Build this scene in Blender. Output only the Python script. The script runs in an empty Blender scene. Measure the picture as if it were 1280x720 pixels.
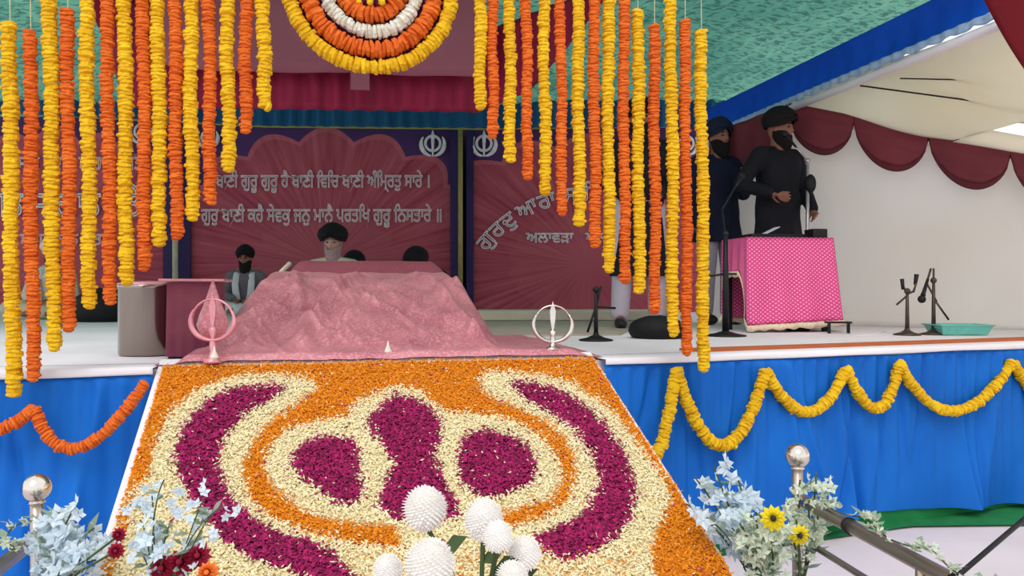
import bpy, bmesh, math, random
import numpy as np
from mathutils import Vector, Matrix, Euler
random.seed(7); rng = np.random.default_rng(7)
C = bpy.context.collection
PI = math.pi
CAMZ = 1.2
ST = 0.89            # height of the stage floor

def P(px, py, Y):    # a point seen at (px, py) of the 1280x720 frame, Y metres away
    return Vector(((px - 640) / 1000 * Y, Y, CAMZ - (py - 360) / 1000 * Y))
CO, SI = math.cos(math.radians(12)), math.sin(math.radians(12))
def S(u, v, z=0.0):  # stage frame: u along the front edge, v towards the back, z above the stage floor
    return Vector((u * CO - v * SI, 3.35 + u * SI + v * CO, ST + z))

# ------------------------------------------------------------------ materials
def lin(c):
    r = []
    for x in c:
        x = x / 255.0
        r.append(x / 12.92 if x <= 0.04045 else ((x + 0.055) / 1.055) ** 2.4)
    return tuple(r) + (1.0,)

class N:
    def __init__(s, name):
        s.m = bpy.data.materials.new(name); s.m.use_nodes = True
        s.t = s.m.node_tree; s.t.nodes.clear()
        s.out = s.t.nodes.new('ShaderNodeOutputMaterial')
    def n(s, typ, **k):
        x = s.t.nodes.new('ShaderNode' + typ)
        for a, b in k.items(): setattr(x, a, b)
        return x
    def l(s, a, b): s.t.links.new(a, b)
    def math(s, op, a, b=None, c=None):
        x = s.n('Math', operation=op)
        for i, v in enumerate((a, b, c)):
            if v is None: continue
            if isinstance(v, (int, float)): x.inputs[i].default_value = v
            else: s.l(v, x.inputs[i])
        return x.outputs[0]
    def mix(s, f, a, b):
        x = s.n('Mix', data_type='RGBA')
        for i, v in ((0, f), (6, a), (7, b)):
            if isinstance(v, (int, float)): x.inputs[i].default_value = v
            elif isinstance(v, tuple): x.inputs[i].default_value = v
            else: s.l(v, x.inputs[i])
        return x.outputs[2]

def mat(name, c1, c2=None, rough=0.7, metal=0.0, scale=20.0, bump=0.0, bscale=60.0, transl=0.0, sheen=0.0, attr=None, spec=0.3, stretch=None):
    k = N(name)
    b = k.n('BsdfPrincipled'); b.inputs['Roughness'].default_value = rough; b.inputs['Metallic'].default_value = metal
    b.inputs['Specular IOR Level'].default_value = spec
    if sheen: b.inputs['Sheen Weight'].default_value = sheen
    tc = k.n('TexCoord'); co = tc.outputs['Object']
    if stretch:
        mp = k.n('Mapping'); mp.inputs['Scale'].default_value = stretch; k.l(co, mp.inputs[0]); co = mp.outputs[0]
    a1 = lin(c1)
    if c2 is None: c2 = tuple(x * 0.86 for x in c1)
    if attr:
        at = k.n('Attribute', attribute_name=attr); fac = at.outputs['Fac']
    else:
        nz = k.n('TexNoise'); nz.inputs['Scale'].default_value = scale; nz.inputs['Detail'].default_value = 4
        k.l(co, nz.inputs['Vector']); fac = nz.outputs['Fac']
        fac = k.math('MULTIPLY_ADD', fac, 2.0, -0.5); fac = k.math('MINIMUM', k.math('MAXIMUM', fac, 0.0), 1.0)
    col = k.mix(fac, a1, lin(c2)); k.l(col, b.inputs['Base Color'])
    if bump:
        n2 = k.n('TexNoise'); n2.inputs['Scale'].default_value = bscale; n2.inputs['Detail'].default_value = 3
        k.l(co, n2.inputs['Vector'])
        bp = k.n('Bump'); bp.inputs['Strength'].default_value = bump; bp.inputs['Distance'].default_value = 0.02
        k.l(n2.outputs['Fac'], bp.inputs['Height']); k.l(bp.outputs[0], b.inputs['Normal'])
    if transl:
        tr = k.n('BsdfTranslucent'); k.l(col, tr.inputs[0])
        ms = k.n('MixShader'); ms.inputs[0].default_value = transl
        k.l(b.outputs[0], ms.inputs[1]); k.l(tr.outputs[0], ms.inputs[2]); k.l(ms.outputs[0], k.out.inputs[0])
    else: k.l(b.outputs[0], k.out.inputs[0])
    return k.m

M = {}
M['yellow'] = mat('marigold_yellow', (238, 196, 30), (216, 160, 8), attr='tint', rough=.8, transl=.12)
M['orange'] = mat('marigold_orange', (230, 116, 36), (206, 84, 18), attr='tint', rough=.8, transl=.12)
M['whitefl'] = mat('white_flower', (232, 228, 214), (206, 200, 180), attr='tint', rough=.8, transl=.12)
M['purplefl'] = mat('purple_flower', (96, 14, 66), (70, 8, 60), attr='tint', rough=.8)
M['string'] = mat('string', (200, 190, 150))
M['pet_o'] = mat('petals_orange', (240, 158, 32), (214, 122, 14), attr='tint', rough=.8, transl=.1)
M['pet_c'] = mat('petals_cream', (250, 240, 205), (228, 212, 158), attr='tint', rough=.8, transl=.1)
M['pet_m'] = mat('petals_magenta', (184, 26, 104), (100, 8, 52), attr='tint', rough=.7, transl=.1)
M['blue'] = mat('blue_satin', (18, 108, 200), (10, 92, 182), rough=.6, scale=3, transl=.06, spec=.18)
M['blueband'] = mat('blue_frieze', (20, 104, 220), (12, 84, 196), rough=.55, scale=2, transl=.35)
M['lace'] = mat('pale_lace', (196, 214, 232), (150, 184, 220), rough=.7, scale=30, transl=.3)
M['white'] = mat('white_sheet', (232, 228, 232), (214, 208, 212), rough=.85, scale=2, bump=.2, bscale=4)
M['groundsheet'] = mat('ground_sheet', (222, 212, 216), (206, 196, 200), rough=.85, scale=1.5, bump=.3, bscale=3)
M['wallw'] = mat('marquee_white', (244, 242, 240), (236, 230, 222), rough=.8, scale=.8, transl=.5, bump=.25, bscale=2.5)
M['roofw'] = mat('marquee_cream', (252, 246, 234), (246, 236, 216), rough=.8, scale=1.2, transl=.6)
M['greenmat'] = mat('green_carpet', (30, 128, 70), (20, 108, 60), rough=.9, scale=8)
M['greymat'] = mat('grey_green_mat', (176, 164, 150), (152, 142, 130), rough=.9, scale=6)
M['runner'] = mat('orange_runner', (196, 106, 60), (174, 86, 48), rough=.9, scale=10)
M['maroon'] = mat('maroon_valance', (132, 54, 64), (108, 42, 52), rough=.65, scale=3, transl=.15)
M['maroond'] = mat('maroon_hem', (92, 30, 40), (80, 24, 34), rough=.7, scale=5)
M['red'] = mat('red_canopy', (166, 50, 60), (144, 38, 50), rough=.6, scale=1.5, transl=.35)
M['mauve'] = mat('mauve_cloth', (150, 88, 100), (134, 74, 88), rough=.75, scale=1.5)
M['crimson'] = mat('crimson_cloth', (150, 16, 62), (118, 8, 44), rough=.6, scale=3, stretch=(4, 4, .5))
M['teal'] = mat('teal_ruffle', (16, 92, 132), (14, 66, 110), rough=.6, scale=8, stretch=(6, 6, .6))
M['darkwall'] = mat('dark_backing', (48, 24, 46), (38, 18, 36), rough=.8, scale=2)
M['navy'] = mat('navy_strip', (52, 34, 92), (40, 26, 76), rough=.6, scale=3)
M['lavender'] = mat('lavender_strip', (120, 108, 150), rough=.6)
M['steel'] = mat('steel', (168, 154, 146), (150, 138, 130), rough=.2, metal=1.0, scale=3, bump=.35, bscale=9, stretch=(1, 1, .08))
M['steelr'] = mat('brushed_steel', (190, 176, 164), (176, 160, 148), rough=.3, metal=.9, scale=8)
M['chrome'] = mat('chrome', (226, 216, 206), rough=.15, metal=1.0)
M['black'] = mat('black_paint', (26, 24, 28), (18, 17, 20), rough=.5)
M['blackcloth'] = mat('black_cloth', (24, 24, 34), (16, 16, 24), rough=.85, scale=6)
M['darkblue'] = mat('dark_blue_cloth', (26, 32, 58), (18, 22, 44), rough=.85, scale=6)
M['turban'] = mat('black_turban', (26, 14, 20), (16, 9, 14), rough=.85, scale=8)
M['beard'] = mat('black_beard', (26, 20, 20), rough=.95, scale=60, bump=.5, bscale=120)
M['greybeard'] = mat('grey_beard', (176, 146, 146), (140, 110, 112), rough=.95, scale=50, bump=.5, bscale=120)
M['skin'] = mat('skin', (150, 100, 82), (136, 88, 70), rough=.6, scale=12)
M['skinp'] = mat('skin_pale', (188, 146, 132), (170, 124, 110), rough=.6, scale=12)
M['eye'] = mat('eye_dark', (24, 16, 14), rough=.3)
M['lip'] = mat('lip', (130, 74, 66), rough=.6)
M['greycloth'] = mat('grey_kurta', (120, 110, 116), (100, 90, 98), rough=.85)
M['cream'] = mat('cream_kurta', (214, 202, 184), (196, 182, 160), rough=.85, scale=4)
M['whitecloth'] = mat('white_cloth', (222, 216, 220), (198, 192, 198), rough=.85, scale=5)
M['palegrey'] = mat('pale_pyjama', (186, 176, 188), (166, 158, 172), rough=.85, scale=4)
M['shoe'] = mat('dark_shoe', (40, 32, 34), rough=.5)
M['teal_plastic'] = mat('teal_plastic', (120, 196, 182), (100, 178, 166), rough=.4)
M['polecream'] = mat('cream_pole', (206, 196, 170), rough=.5)
M['poleyel'] = mat('ochre_pole', (176, 156, 92), rough=.5)
M['cord'] = mat('lime_cord', (176, 178, 96), rough=.7)
M['letters'] = mat('letters', (255, 232, 238), rough=.7)
M['letters2'] = mat('white_letters', (255, 244, 250), rough=.7)
M['blossom'] = mat('orchid_white', (224, 236, 242), (196, 214, 226), attr='tint', rough=.7, transl=.3)
M['blossomg'] = mat('orchid_greenish', (224, 232, 214), (196, 208, 182), attr='tint', rough=.7, transl=.3)
M['yelfl'] = mat('yellow_petals', (240, 224, 40), (214, 188, 20), rough=.7, transl=.2)
M['redfl'] = mat('crimson_petals', (176, 22, 60), (130, 12, 48), rough=.7, transl=.2)
M['orfl'] = mat('orange_petals', (244, 142, 52), (226, 110, 40), rough=.7, transl=.2)
M['stem'] = mat('green_stem', (74, 92, 52), (54, 70, 40), rough=.7)
M['leaf'] = mat('pale_leaf', (150, 168, 150), (120, 140, 116), rough=.7, transl=.2)
M['pom'] = mat('pompom_white', (255, 252, 250), (246, 242, 236), attr='tint', rough=.8, transl=.35)
M['vase'] = mat('green_glass_vase', (70, 92, 66), rough=.2, spec=.6)
M['bundle'] = mat('black_bag', (18, 16, 20), rough=.7, bump=.4, bscale=20)
M['magenta'] = mat('magenta_satin', (150, 26, 92), (110, 14, 68), rough=.4, scale=5)

def brocade(name, c1, c2, c3, dark=False):
    k = N(name); b = k.n('BsdfPrincipled'); b.inputs['Roughness'].default_value = .34
    b.inputs['Specular IOR Level'].default_value = .6; b.inputs['Sheen Weight'].default_value = .04
    tc = k.n('TexCoord'); co = tc.outputs['Object']
    v = k.n('TexVoronoi'); v.inputs['Scale'].default_value = 75; k.l(co, v.inputs['Vector'])
    nz = k.n('TexNoise'); nz.inputs['Scale'].default_value = 4; nz.inputs['Detail'].default_value = 5; k.l(co, nz.inputs['Vector'])
    f = k.math('LESS_THAN', v.outputs['Distance'], .42)
    base = k.mix(k.math('MULTIPLY_ADD', nz.outputs['Fac'], 2.2, -.6), lin(c1), lin(c2))
    f2 = k.math('MULTIPLY', f, .35)
    col = k.mix(f2, base, lin(c3)); k.l(col, b.inputs['Base Color'])
    bp = k.n('Bump'); bp.inputs['Strength'].default_value = .35; bp.inputs['Distance'].default_value = .004
    k.l(v.outputs['Distance'], bp.inputs['Height']); k.l(bp.outputs[0], b.inputs['Normal'])
    k.l(b.outputs[0], k.out.inputs[0]); return k.m
M['brocade'] = brocade('pink_brocade', (208, 132, 140), (168, 90, 104), (232, 172, 174))
M['brocade2'] = brocade('rose_cloth', (138, 66, 80), (120, 54, 68), (150, 78, 90))

def dots():
    k = N('pink_spotted_brocade'); b = k.n('BsdfPrincipled'); b.inputs['Roughness'].default_value = .5
    tc = k.n('TexCoord'); sx = k.n('SeparateXYZ'); k.l(tc.outputs['UV'], sx.inputs[0])
    def tri(o, s, off=0.0):
        a = k.math('MULTIPLY_ADD', o, s, off); return k.math('SUBTRACT', k.math('FRACT', a), .5)
    def grid(ofx, ofy):
        a = tri(sx.outputs[0], 36, ofx); c = tri(sx.outputs[1], 36, ofy)
        return k.math('LESS_THAN', k.math('ADD', k.math('MULTIPLY', a, a), k.math('MULTIPLY', c, c)), .04)
    f = k.math('MAXIMUM', grid(0.0, 0.0), grid(.5, .5))
    nz = k.n('TexNoise'); nz.inputs['Scale'].default_value = 5; k.l(tc.outputs['Object'], nz.inputs['Vector'])
    base = k.mix(nz.outputs['Fac'], lin((232, 66, 142)), lin((206, 44, 120)))
    col = k.mix(k.math('MULTIPLY', f, .62), base, lin((255, 190, 210))); k.l(col, b.inputs['Base Color'])
    k.l(b.outputs[0], k.out.inputs[0]); return k.m
M['dots'] = dots()

def canopy_mat():
    k = N('teal_net_canopy'); b = k.n('BsdfPrincipled'); b.inputs['Roughness'].default_value = .6
    tc = k.n('TexCoord'); mp = k.n('Mapping'); mp.inputs['Scale'].default_value = (7, 20, 1); k.l(tc.outputs['Object'], mp.inputs[0])
    nz = k.n('TexNoise'); nz.inputs['Scale'].default_value = 2.0; nz.inputs['Detail'].default_value = 3; k.l(mp.outputs[0], nz.inputs['Vector'])
    n2 = k.n('TexNoise'); n2.inputs['Scale'].default_value = .9; k.l(tc.outputs['Object'], n2.inputs['Vector'])
    base = k.mix(k.math('MULTIPLY_ADD', n2.outputs['Fac'], 3, -1), lin((118, 184, 158)), lin((78, 150, 132)))
    f = k.math('GREATER_THAN', nz.outputs['Fac'], .54)
    col = k.mix(k.math('MULTIPLY', f, .7), base, lin((40, 92, 92))); k.l(col, b.inputs['Base Color'])
    tr = k.n('BsdfTranslucent'); k.l(col, tr.inputs[0]); ms = k.n('MixShader'); ms.inputs[0].default_value = .3
    k.l(b.outputs[0], ms.inputs[1]); k.l(tr.outputs[0], ms.inputs[2]); k.l(ms.outputs[0], k.out.inputs[0]); return k.m
M['canopy'] = canopy_mat()

def banner_mat(cx, cz, rx, rz, lobes):
    # printed sheet: a big scalloped rosette with fine rays on a navy purple ground; object space = world
    k = N('printed_banner'); b = k.n('BsdfPrincipled'); b.inputs['Roughness'].default_value = .8; b.inputs['Specular IOR Level'].default_value = .1
    tc = k.n('TexCoord'); sx = k.n('SeparateXYZ'); k.l(tc.outputs['Object'], sx.inputs[0])
    dx = k.math('DIVIDE', k.math('SUBTRACT', sx.outputs[0], cx), rx); dz = k.math('DIVIDE', k.math('SUBTRACT', sx.outputs[2], cz), rz)
    r = k.math('SQRT', k.math('ADD', k.math('MULTIPLY', dx, dx), k.math('MULTIPLY', dz, dz)))
    an = k.math('ARCTAN2', dz, dx)
    sc = k.math('ABSOLUTE', k.math('SINE', k.math('MULTIPLY', an, lobes)))
    edge = k.math('MULTIPLY_ADD', sc, .1, .92)
    inside = k.math('LESS_THAN', r, edge)
    cb = k.n('CombineXYZ'); k.l(k.math('MULTIPLY', an, 9.0), cb.inputs[0]); k.l(k.math('MULTIPLY', r, .8), cb.inputs[1])
    nz = k.n('TexNoise'); nz.inputs['Scale'].default_value = 2.4; nz.inputs['Detail'].default_value = 5; k.l(cb.outputs[0], nz.inputs['Vector'])
    rel = k.math('DIVIDE', r, edge)
    n3 = k.n('TexNoise'); n3.inputs['Scale'].default_value = .9; k.l(tc.outputs['Object'], n3.inputs['Vector'])
    ray = k.math('MULTIPLY_ADD', nz.outputs['Fac'], 1.8, -.4)
    c = k.mix(ray, lin((148, 48, 68)), lin((206, 108, 120)))
    c = k.mix(k.math('MULTIPLY', k.math('LESS_THAN', rel, .42), .35), c, lin((184, 104, 112)))
    c = k.mix(k.math('MULTIPLY_ADD', n3.outputs['Fac'], .9, -.25), c, lin((146, 54, 76)))
    c = k.mix(k.math('MULTIPLY', k.math('GREATER_THAN', rel, .96), .35), c, lin((214, 120, 132)))
    bg = k.mix(n3.outputs['Fac'], lin((66, 44, 98)), lin((98, 64, 108)))
    col = k.mix(inside, bg, c); k.l(col, b.inputs['Base Color']); k.l(b.outputs[0], k.out.inputs[0]); return k.m

# ------------------------------------------------------------------ object helpers
def tag(o, label=None, cat=None, group=None, kind=None):
    if label: o['label'] = label
    if cat: o['category'] = cat
    if group: o['group'] = group
    if kind: o['kind'] = kind
    return o
def empty(name, loc, label=None, cat=None, group=None, rz=0.0):
    o = bpy.data.objects.new(name, None); C.objects.link(o); o.location = loc; o.rotation_euler = (0, 0, rz)
    o.empty_display_size = .05
    return tag(o, label, cat, group)
def link(name, me, m, parent=None, smooth=False, world=True):
    o = bpy.data.objects.new(name, me); C.objects.link(o)
    if m is not None and not me.materials: me.materials.append(M[m] if isinstance(m, str) else m)
    if smooth: me.polygons.foreach_set('use_smooth', [True] * len(me.polygons))
    if parent is not None:
        o.parent = parent
        if world:
            pm = Matrix.LocRotScale(parent.location, parent.rotation_euler, parent.scale)
            pp = parent.parent
            while pp is not None:
                pm = Matrix.LocRotScale(pp.location, pp.rotation_euler, pp.scale) @ pm; pp = pp.parent
            inv = pm.inverted(); me.transform(inv)
    return o
class G:
    """collects shapes as vertices and faces"""
    def __init__(s): s.v = []; s.f = []; s.t = []
    def add(s, vs, fs, tint=None):
        o = len(s.v); s.v += [tuple(x) for x in vs]; s.f += [tuple(i + o for i in f) for f in fs]
        s.t += [random.random() if tint is None else tint] * len(vs)
    def box(s, c, d, rz=0.0, tint=None, M3=None):
        x, y, z = d[0] / 2, d[1] / 2, d[2] / 2; R = M3 or Matrix.Rotation(rz, 3, 'Z')
        vs = [Vector(c) + R @ Vector((a * x, b * y, e * z)) for a in (-1, 1) for b in (-1, 1) for e in (-1, 1)]
        s.add(vs, [(0, 1, 3, 2), (4, 6, 7, 5), (0, 4, 5, 1), (2, 3, 7, 6), (0, 2, 6, 4), (1, 5, 7, 3)], tint)
    def tube(s, pts, r, n=10, cap=True, closed=False):
        pts = [Vector(p) for p in pts]; m = len(pts); rr = r if isinstance(r, (list, tuple)) else [r] * m
        vs = []; up = None
        for i, p in enumerate(pts):
            if closed: d = pts[(i + 1) % m] - pts[i - 1]
            else: d = pts[min(i + 1, m - 1)] - pts[max(i - 1, 0)]
            d = d.normalized() if d.length > 1e-9 else Vector((0, 0, 1))
            if up is None: up = d.orthogonal().normalized()
            up = (up - d * up.dot(d)); up = up.normalized() if up.length > 1e-6 else d.orthogonal().normalized()
            sd = d.cross(up)
            for j in range(n):
                a = 2 * PI * j / n; vs.append(p + (up * math.cos(a) + sd * math.sin(a)) * rr[i])
        fs = []
        for i in range(m if closed else m - 1):
            for j in range(n):
                a, b = i * n + j, i * n + (j + 1) % n; c, d2 = ((i + 1) % m) * n + (j + 1) % n, ((i + 1) % m) * n + j
                fs.append((a, b, c, d2))
        if cap and not closed: fs += [tuple(range(n))[::-1], tuple(range((m - 1) * n, m * n))]
        s.add(vs, fs)
    def lathe(s, c, prof, n=24, R=None, cap=True, tint=None):
        R = R or Matrix.Identity(3); vs = []; fs = []
        for r, z in prof:
            for j in range(n):
                a = 2 * PI * j / n; vs.append(Vector(c) + R @ Vector((r * math.cos(a), r * math.sin(a), z)))
        m = len(prof)
        for i in range(m - 1):
            for j in range(n): fs.append((i * n + j, i * n + (j + 1) % n, (i + 1) * n + (j + 1) % n, (i + 1) * n + j))
        if cap: fs += [tuple(range(n))[::-1], tuple(range((m - 1) * n, m * n))]
        s.add(vs, fs, tint)
    def ball(s, c, r, n=16, m=10, sc=(1, 1, 1), R=None):
        prof = [(math.sin(PI * i / m), -math.cos(PI * i / m)) for i in range(m + 1)]
        R = R or Matrix.Identity(3); vs = []; fs = []
        for rr, z in prof:
            for j in range(n):
                a = 2 * PI * j / n; vs.append(Vector(c) + R @ Vector((max(rr, .002) * math.cos(a) * r * sc[0], max(rr, .002) * math.sin(a) * r * sc[1], z * r * sc[2])))
        for i in range(m):
            for j in range(n): fs.append((i * n + j, i * n + (j + 1) % n, (i + 1) * n + (j + 1) % n, (i + 1) * n + j))
        s.add(vs, fs)
    def grid(s, nu, nv, fn, solid=None):
        vs = [fn(i / (nu - 1), j / (nv - 1)) for j in range(nv) for i in range(nu)]
        fs = [(j * nu + i, j * nu + i + 1, (j + 1) * nu + i + 1, (j + 1) * nu + i) for j in range(nv - 1) for i in range(nu - 1)]
        s.add(vs, fs)
    def mesh(s, name='mesh'):
        me = bpy.data.meshes.new(name); me.from_pydata(s.v, [], s.f); me.update()
        a = me.attributes.new('tint', 'FLOAT', 'POINT'); a.data.foreach_set('value', s.t); return me
    def build(s, name, m, parent=None, smooth=False): return link(name, s.mesh(name), m, parent, smooth)
def thick(o, t, off=-1.0):
    md = o.modifiers.new('Solidify', 'SOLIDIFY'); md.thickness = t; md.offset = off; return o
def bev(o, w=.005, seg=2):
    md = o.modifiers.new('Bevel', 'BEVEL'); md.width = w; md.segments = seg; md.limit_method = 'ANGLE'; return o
def smoothnoise(seed):
    r = np.random.default_rng(seed); ks = r.normal(size=(12, 2)); ph = r.uniform(0, 6.28, 12)
    def f(x, y, s=1.0):
        return sum(math.sin((ks[i, 0] * x + ks[i, 1] * y) * s * (1 + i * .25) + ph[i]) / (1 + i * .3) for i in range(12)) / 5
    return f
def lerpt(x, tab):
    if x <= tab[0][0]: return tab[0][1]
    for (a, b), (c, d) in zip(tab, tab[1:]):
        if x <= c: return b + (d - b) * (x - a) / (c - a)
    return tab[-1][1]
def sm(a, b, x):
    t = min(1, max(0, (x - a) / (b - a))); return t * t * (3 - 2 * t)

# ------------------------------------------------------------------ the setting
def poly(name, pts, z0, z1, m):
    n = len(pts); g = G(); g.add([(x, y, z1) for x, y in pts] + [(x, y, z0) for x, y in pts],
        [tuple(range(n)), tuple(range(2 * n - 1, n - 1, -1))] + [(i, i + n, (i + 1) % n + n, (i + 1) % n) for i in range(n)])
    return g.build(name, m)
def front_left(X): return 3.35 + .2126 * X
EDGE = [(-6.9, front_left(-6.9)), (-1.35, front_left(-1.35)), (.36, 3.43), (2.83, 4.42), (5.2, 5.37)]
tag(poly('floor', [(-9, -3), (9, -3), (9, 12), (-9, 12)], -.06, 0, 'groundsheet'), kind='structure')
tag(poly('stage_platform', EDGE + [(5.2, 10.9), (-8, 10.9), (-8, front_left(-6.9))], .0, ST, 'white'), kind='structure')
g = G(); d_ = Vector((2.83 - .36, 4.42 - 3.43)).normalized()
def gfn(u, v):
    p = Vector((.5, 3.486)) + d_ * u * 4.8; q = Vector((p.x + .15, min(p.y - .03, 3.92 + .04 * p.x)))
    if v < .34: return (p.x + .004, p.y - .012, .16 - .15 * v / .34)
    k = (v - .34) / .66; e = Vector((p.x + .004, p.y - .014)).lerp(q, k); return (e.x, e.y, .012)
g.grid(60, 10, gfn); o = g.build('green_carpet_strip', 'greenmat', smooth=False)
tag(o, 'green carpet strip on the ground along the foot of the blue skirt', 'carpet')
poly_mat = [P(560, 404, 7.0).xy, P(800, 404, 7.0).xy, P(900, 404, 9.6).xy, P(500, 404, 9.6).xy]
a, b = P(575, 0, 5.0), P(775, 0, 5.2)
o = poly('stage_mat', [(a.x, a.y), (b.x, b.y), (b.x + 1.2, 9.9), (a.x - 1.2, 9.9)], ST, ST + .01, 'greymat')
tag(o, 'grey-green mat laid on the stage in front of the printed banners', 'mat')
# orange edged runner along the right wing
def strip(v0, v1, z, X0, X1):
    d = Vector((2.83 - .36, 4.42 - 3.43)).normalized(); n = Vector((-d.y, d.x)); p0 = Vector((.36, 3.43))
    return [tuple(p0 + d * X0 + n * v0), tuple(p0 + d * X1 + n * v0), tuple(p0 + d * X1 + n * v1), tuple(p0 + d * X0 + n * v1)]
o = poly('floor_runner', strip(.07, .3, 0, .62, 4.6), ST + .004, ST + .014, 'runner')
tag(o, 'long orange-brown runner along the front edge of the right stage wing', 'runner')

# white stage cover lip hanging over the edge, slightly wavy
def edge_pt(path, s):
    L = [math.dist(path[i], path[i + 1]) for i in range(len(path) - 1)]; t = s * sum(L)
    for i, l in enumerate(L):
        if t <= l or i == len(L) - 1:
            a, b = Vector(path[i]), Vector(path[i + 1]); d = (b - a).normalized()
            return a + d * min(t, l), Vector((d.y, -d.x))
        t -= l
nz1 = smoothnoise(3)
def lip(path, name, label):
    g = G()
    def fn(u, v):
        p, n = edge_pt(path, u)
        w = .004 + .006 * math.sin(u * 30) * v
        drop = -.024 - .008 * nz1(u * 12, 0)
        if v < .5: return (p.x - n.x * (.12 - .364 * v), p.y - n.y * (.12 - .364 * v), ST + .008)
        t = (v - .5) * 2; return (p.x + n.x * (.062 + w), p.y + n.y * (.062 + w), ST + .008 + drop * t)
    g.grid(220, 7, fn); o = g.build(name, 'white', smooth=True); thick(o, .004)
    tag(o, label, 'stage sheet')
RIGHT = [(.37, 3.434), (2.83, 4.42), (4.6, 5.13)]
LEFT = [(-4.4, front_left(-4.4)), (-1.36, front_left(-1.36))]
lip(RIGHT, 'stage_sheet', 'white stage sheet edge folded over the blue skirt, right of the flower ramp')
lip(LEFT, 'stage_sheet', 'white stage sheet edge folded over the blue skirt, left of the flower ramp')

def skirt(path, name, label, seed, flare, hem=0.0):
    f = smoothnoise(seed); L = sum(math.dist(path[i], path[i + 1]) for i in range(len(path) - 1)); g = G()
    r = random.Random(seed); folds = [(r.uniform(0, L), r.uniform(.02, .07), r.uniform(-.25, .25), r.uniform(.03, .075)) for _ in range(int(L * 4.5))]
    creases = [(r.uniform(0, L), r.uniform(.010, .022), r.uniform(-.22, .22), r.uniform(.03, .07)) for _ in range(int(L * 5))]
    def fn(u, v):
        p, n = edge_pt(path, u); s = u * L
        d = .03 + .007 * math.sin(s * 80 + 4 * f(s * 2, v)) * (1 - .8 * v) + .022 * f(s * 4, v * .7) * (.3 + v)
        for c, w, sl, am in folds:
            x = (s - c - sl * v) / (w * (.6 + v)); d += am * math.exp(-abs(x) ** 1.3) * (.15 + 1.1 * v)
        d += .03 + flare * v ** 1.3
        for c, w, sl, am in creases:
            x = (s - c - sl * v) / w; d -= am * math.exp(-abs(x)) * (.3 + v)
        d = max(d, .026); d = min(d, .048 + .9 * v) if v < .2 else d
        hz = hem * max(0, 1 - u * 1.35) + .012; z = ST - .012 + v * (hz - ST + .012) + (.012 * f(s * 3, 4) if v > .98 else 0)
        return (p.x + n.x * d, p.y + n.y * d, max(z, .004))
    g.grid(int(L * 110), 40, fn); o = g.build(name, 'blue', smooth=True)
    tag(o, label, 'stage skirt')
skirt(RIGHT, 'stage_skirt', 'blue satin stage skirt right of the flower ramp under the yellow swags', 5, -.02, .13)
skirt(LEFT, 'stage_skirt', 'blue satin stage skirt left of the flower ramp under the orange swag', 8, .06)

# back wall cloth, cream ledge
o = poly('wall_back', [(-8.5, 10.65), (3.0, 10.65), (3.0, 10.75), (-8.5, 10.75)], ST, 3.6, 'darkwall'); o['kind'] = 'structure'
g = G(); g.box((.56, 7.6, ST + .056), (1.78, .55, .088), .03); o = g.build('low_ledge', 'cream'); bev(o, .01)
tag(o, 'low cream covered ledge on the mat between shrine and standing person', 'ledge')

# canopy ceiling
def beamX(Y): return 2.33 + (6.46 - Y) * .2126
g = G(); fz = smoothnoise(11)
def cfn(u, v):
    Y = 4.2 + v * 6.3; xr = beamX(Y) + 1.05; X = -8.5 + u * (xr + 8.5)
    z = 3.42 + +.02 * fz(X * 1.1, Y * 1.4) + .010 * math.sin(Y * 48 + 3.0 * fz(X * .9, Y * .5)) + .01 * math.sin(X * 30 + Y * 6)
    return (X, Y, z)
g.grid(300, 330, cfn); o = g.build('ceiling', 'canopy', smooth=True); o['kind'] = 'structure'

# blue frieze with lace and white frame along the right side of the canopy
def beam_pt(t, dx=0, z=0): Y = 8.25 - t * 5.4; return Vector((beamX(Y) + dx, Y, z))
root = empty('canopy_frieze', beam_pt(.5, 0, 2.7), 'bright blue cloth frieze with pale lace edge along the right side of the canopy', 'frieze')
g = G(); g.grid(200, 12, lambda u, v: beam_pt(u, .012 * math.sin(u * 150) * (1 - v) + .03 * math.sin(v * PI), 2.76 + .25 * v)); o = g.build('cloth_band', 'blueband', root, True); thick(o, .006)
g = G()
def lacefn(u, v):
    return beam_pt(u, -.012 + .006 * math.sin(u * 300), 2.77 - v * (.04 + .018 * abs(math.sin(u * 90))))
g.grid(400, 4, lacefn); o = g.build('lace_edge', 'lace', root, True); thick(o, .003)
g = G(); g.tube([beam_pt(0, .02, 2.69), beam_pt(1, .02, 2.69)], .03, 12); g.build('frame_tube', 'white', root, True)

# right marquee: wall, roof, valance
WL, WR = Vector((1.72, 7.20)), Vector((5.0, 5.10))
Lp = Vector((2.33, 6.46))
def wall_top(X): return 2.7 - (X - 2.33) * .39 if X > 2.33 else 2.72 - (2.33 - X) * .32
fw = smoothnoise(21)
g = G()
def wf(u, v):
    p = WL.lerp(WR, u); zt = wall_top(p.x); d = .03 * fw(p.x * 2.0, v * 1.2) + .012 * math.sin(p.x * 17 + v * 2)
    return (p.x + d * .5, p.y - d, ST + v * (zt - ST))
g.grid(120, 30, wf); o = g.build('wall_right', 'wallw', smooth=True); o['kind'] = 'structure'; thick(o, .01, 1)
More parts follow.
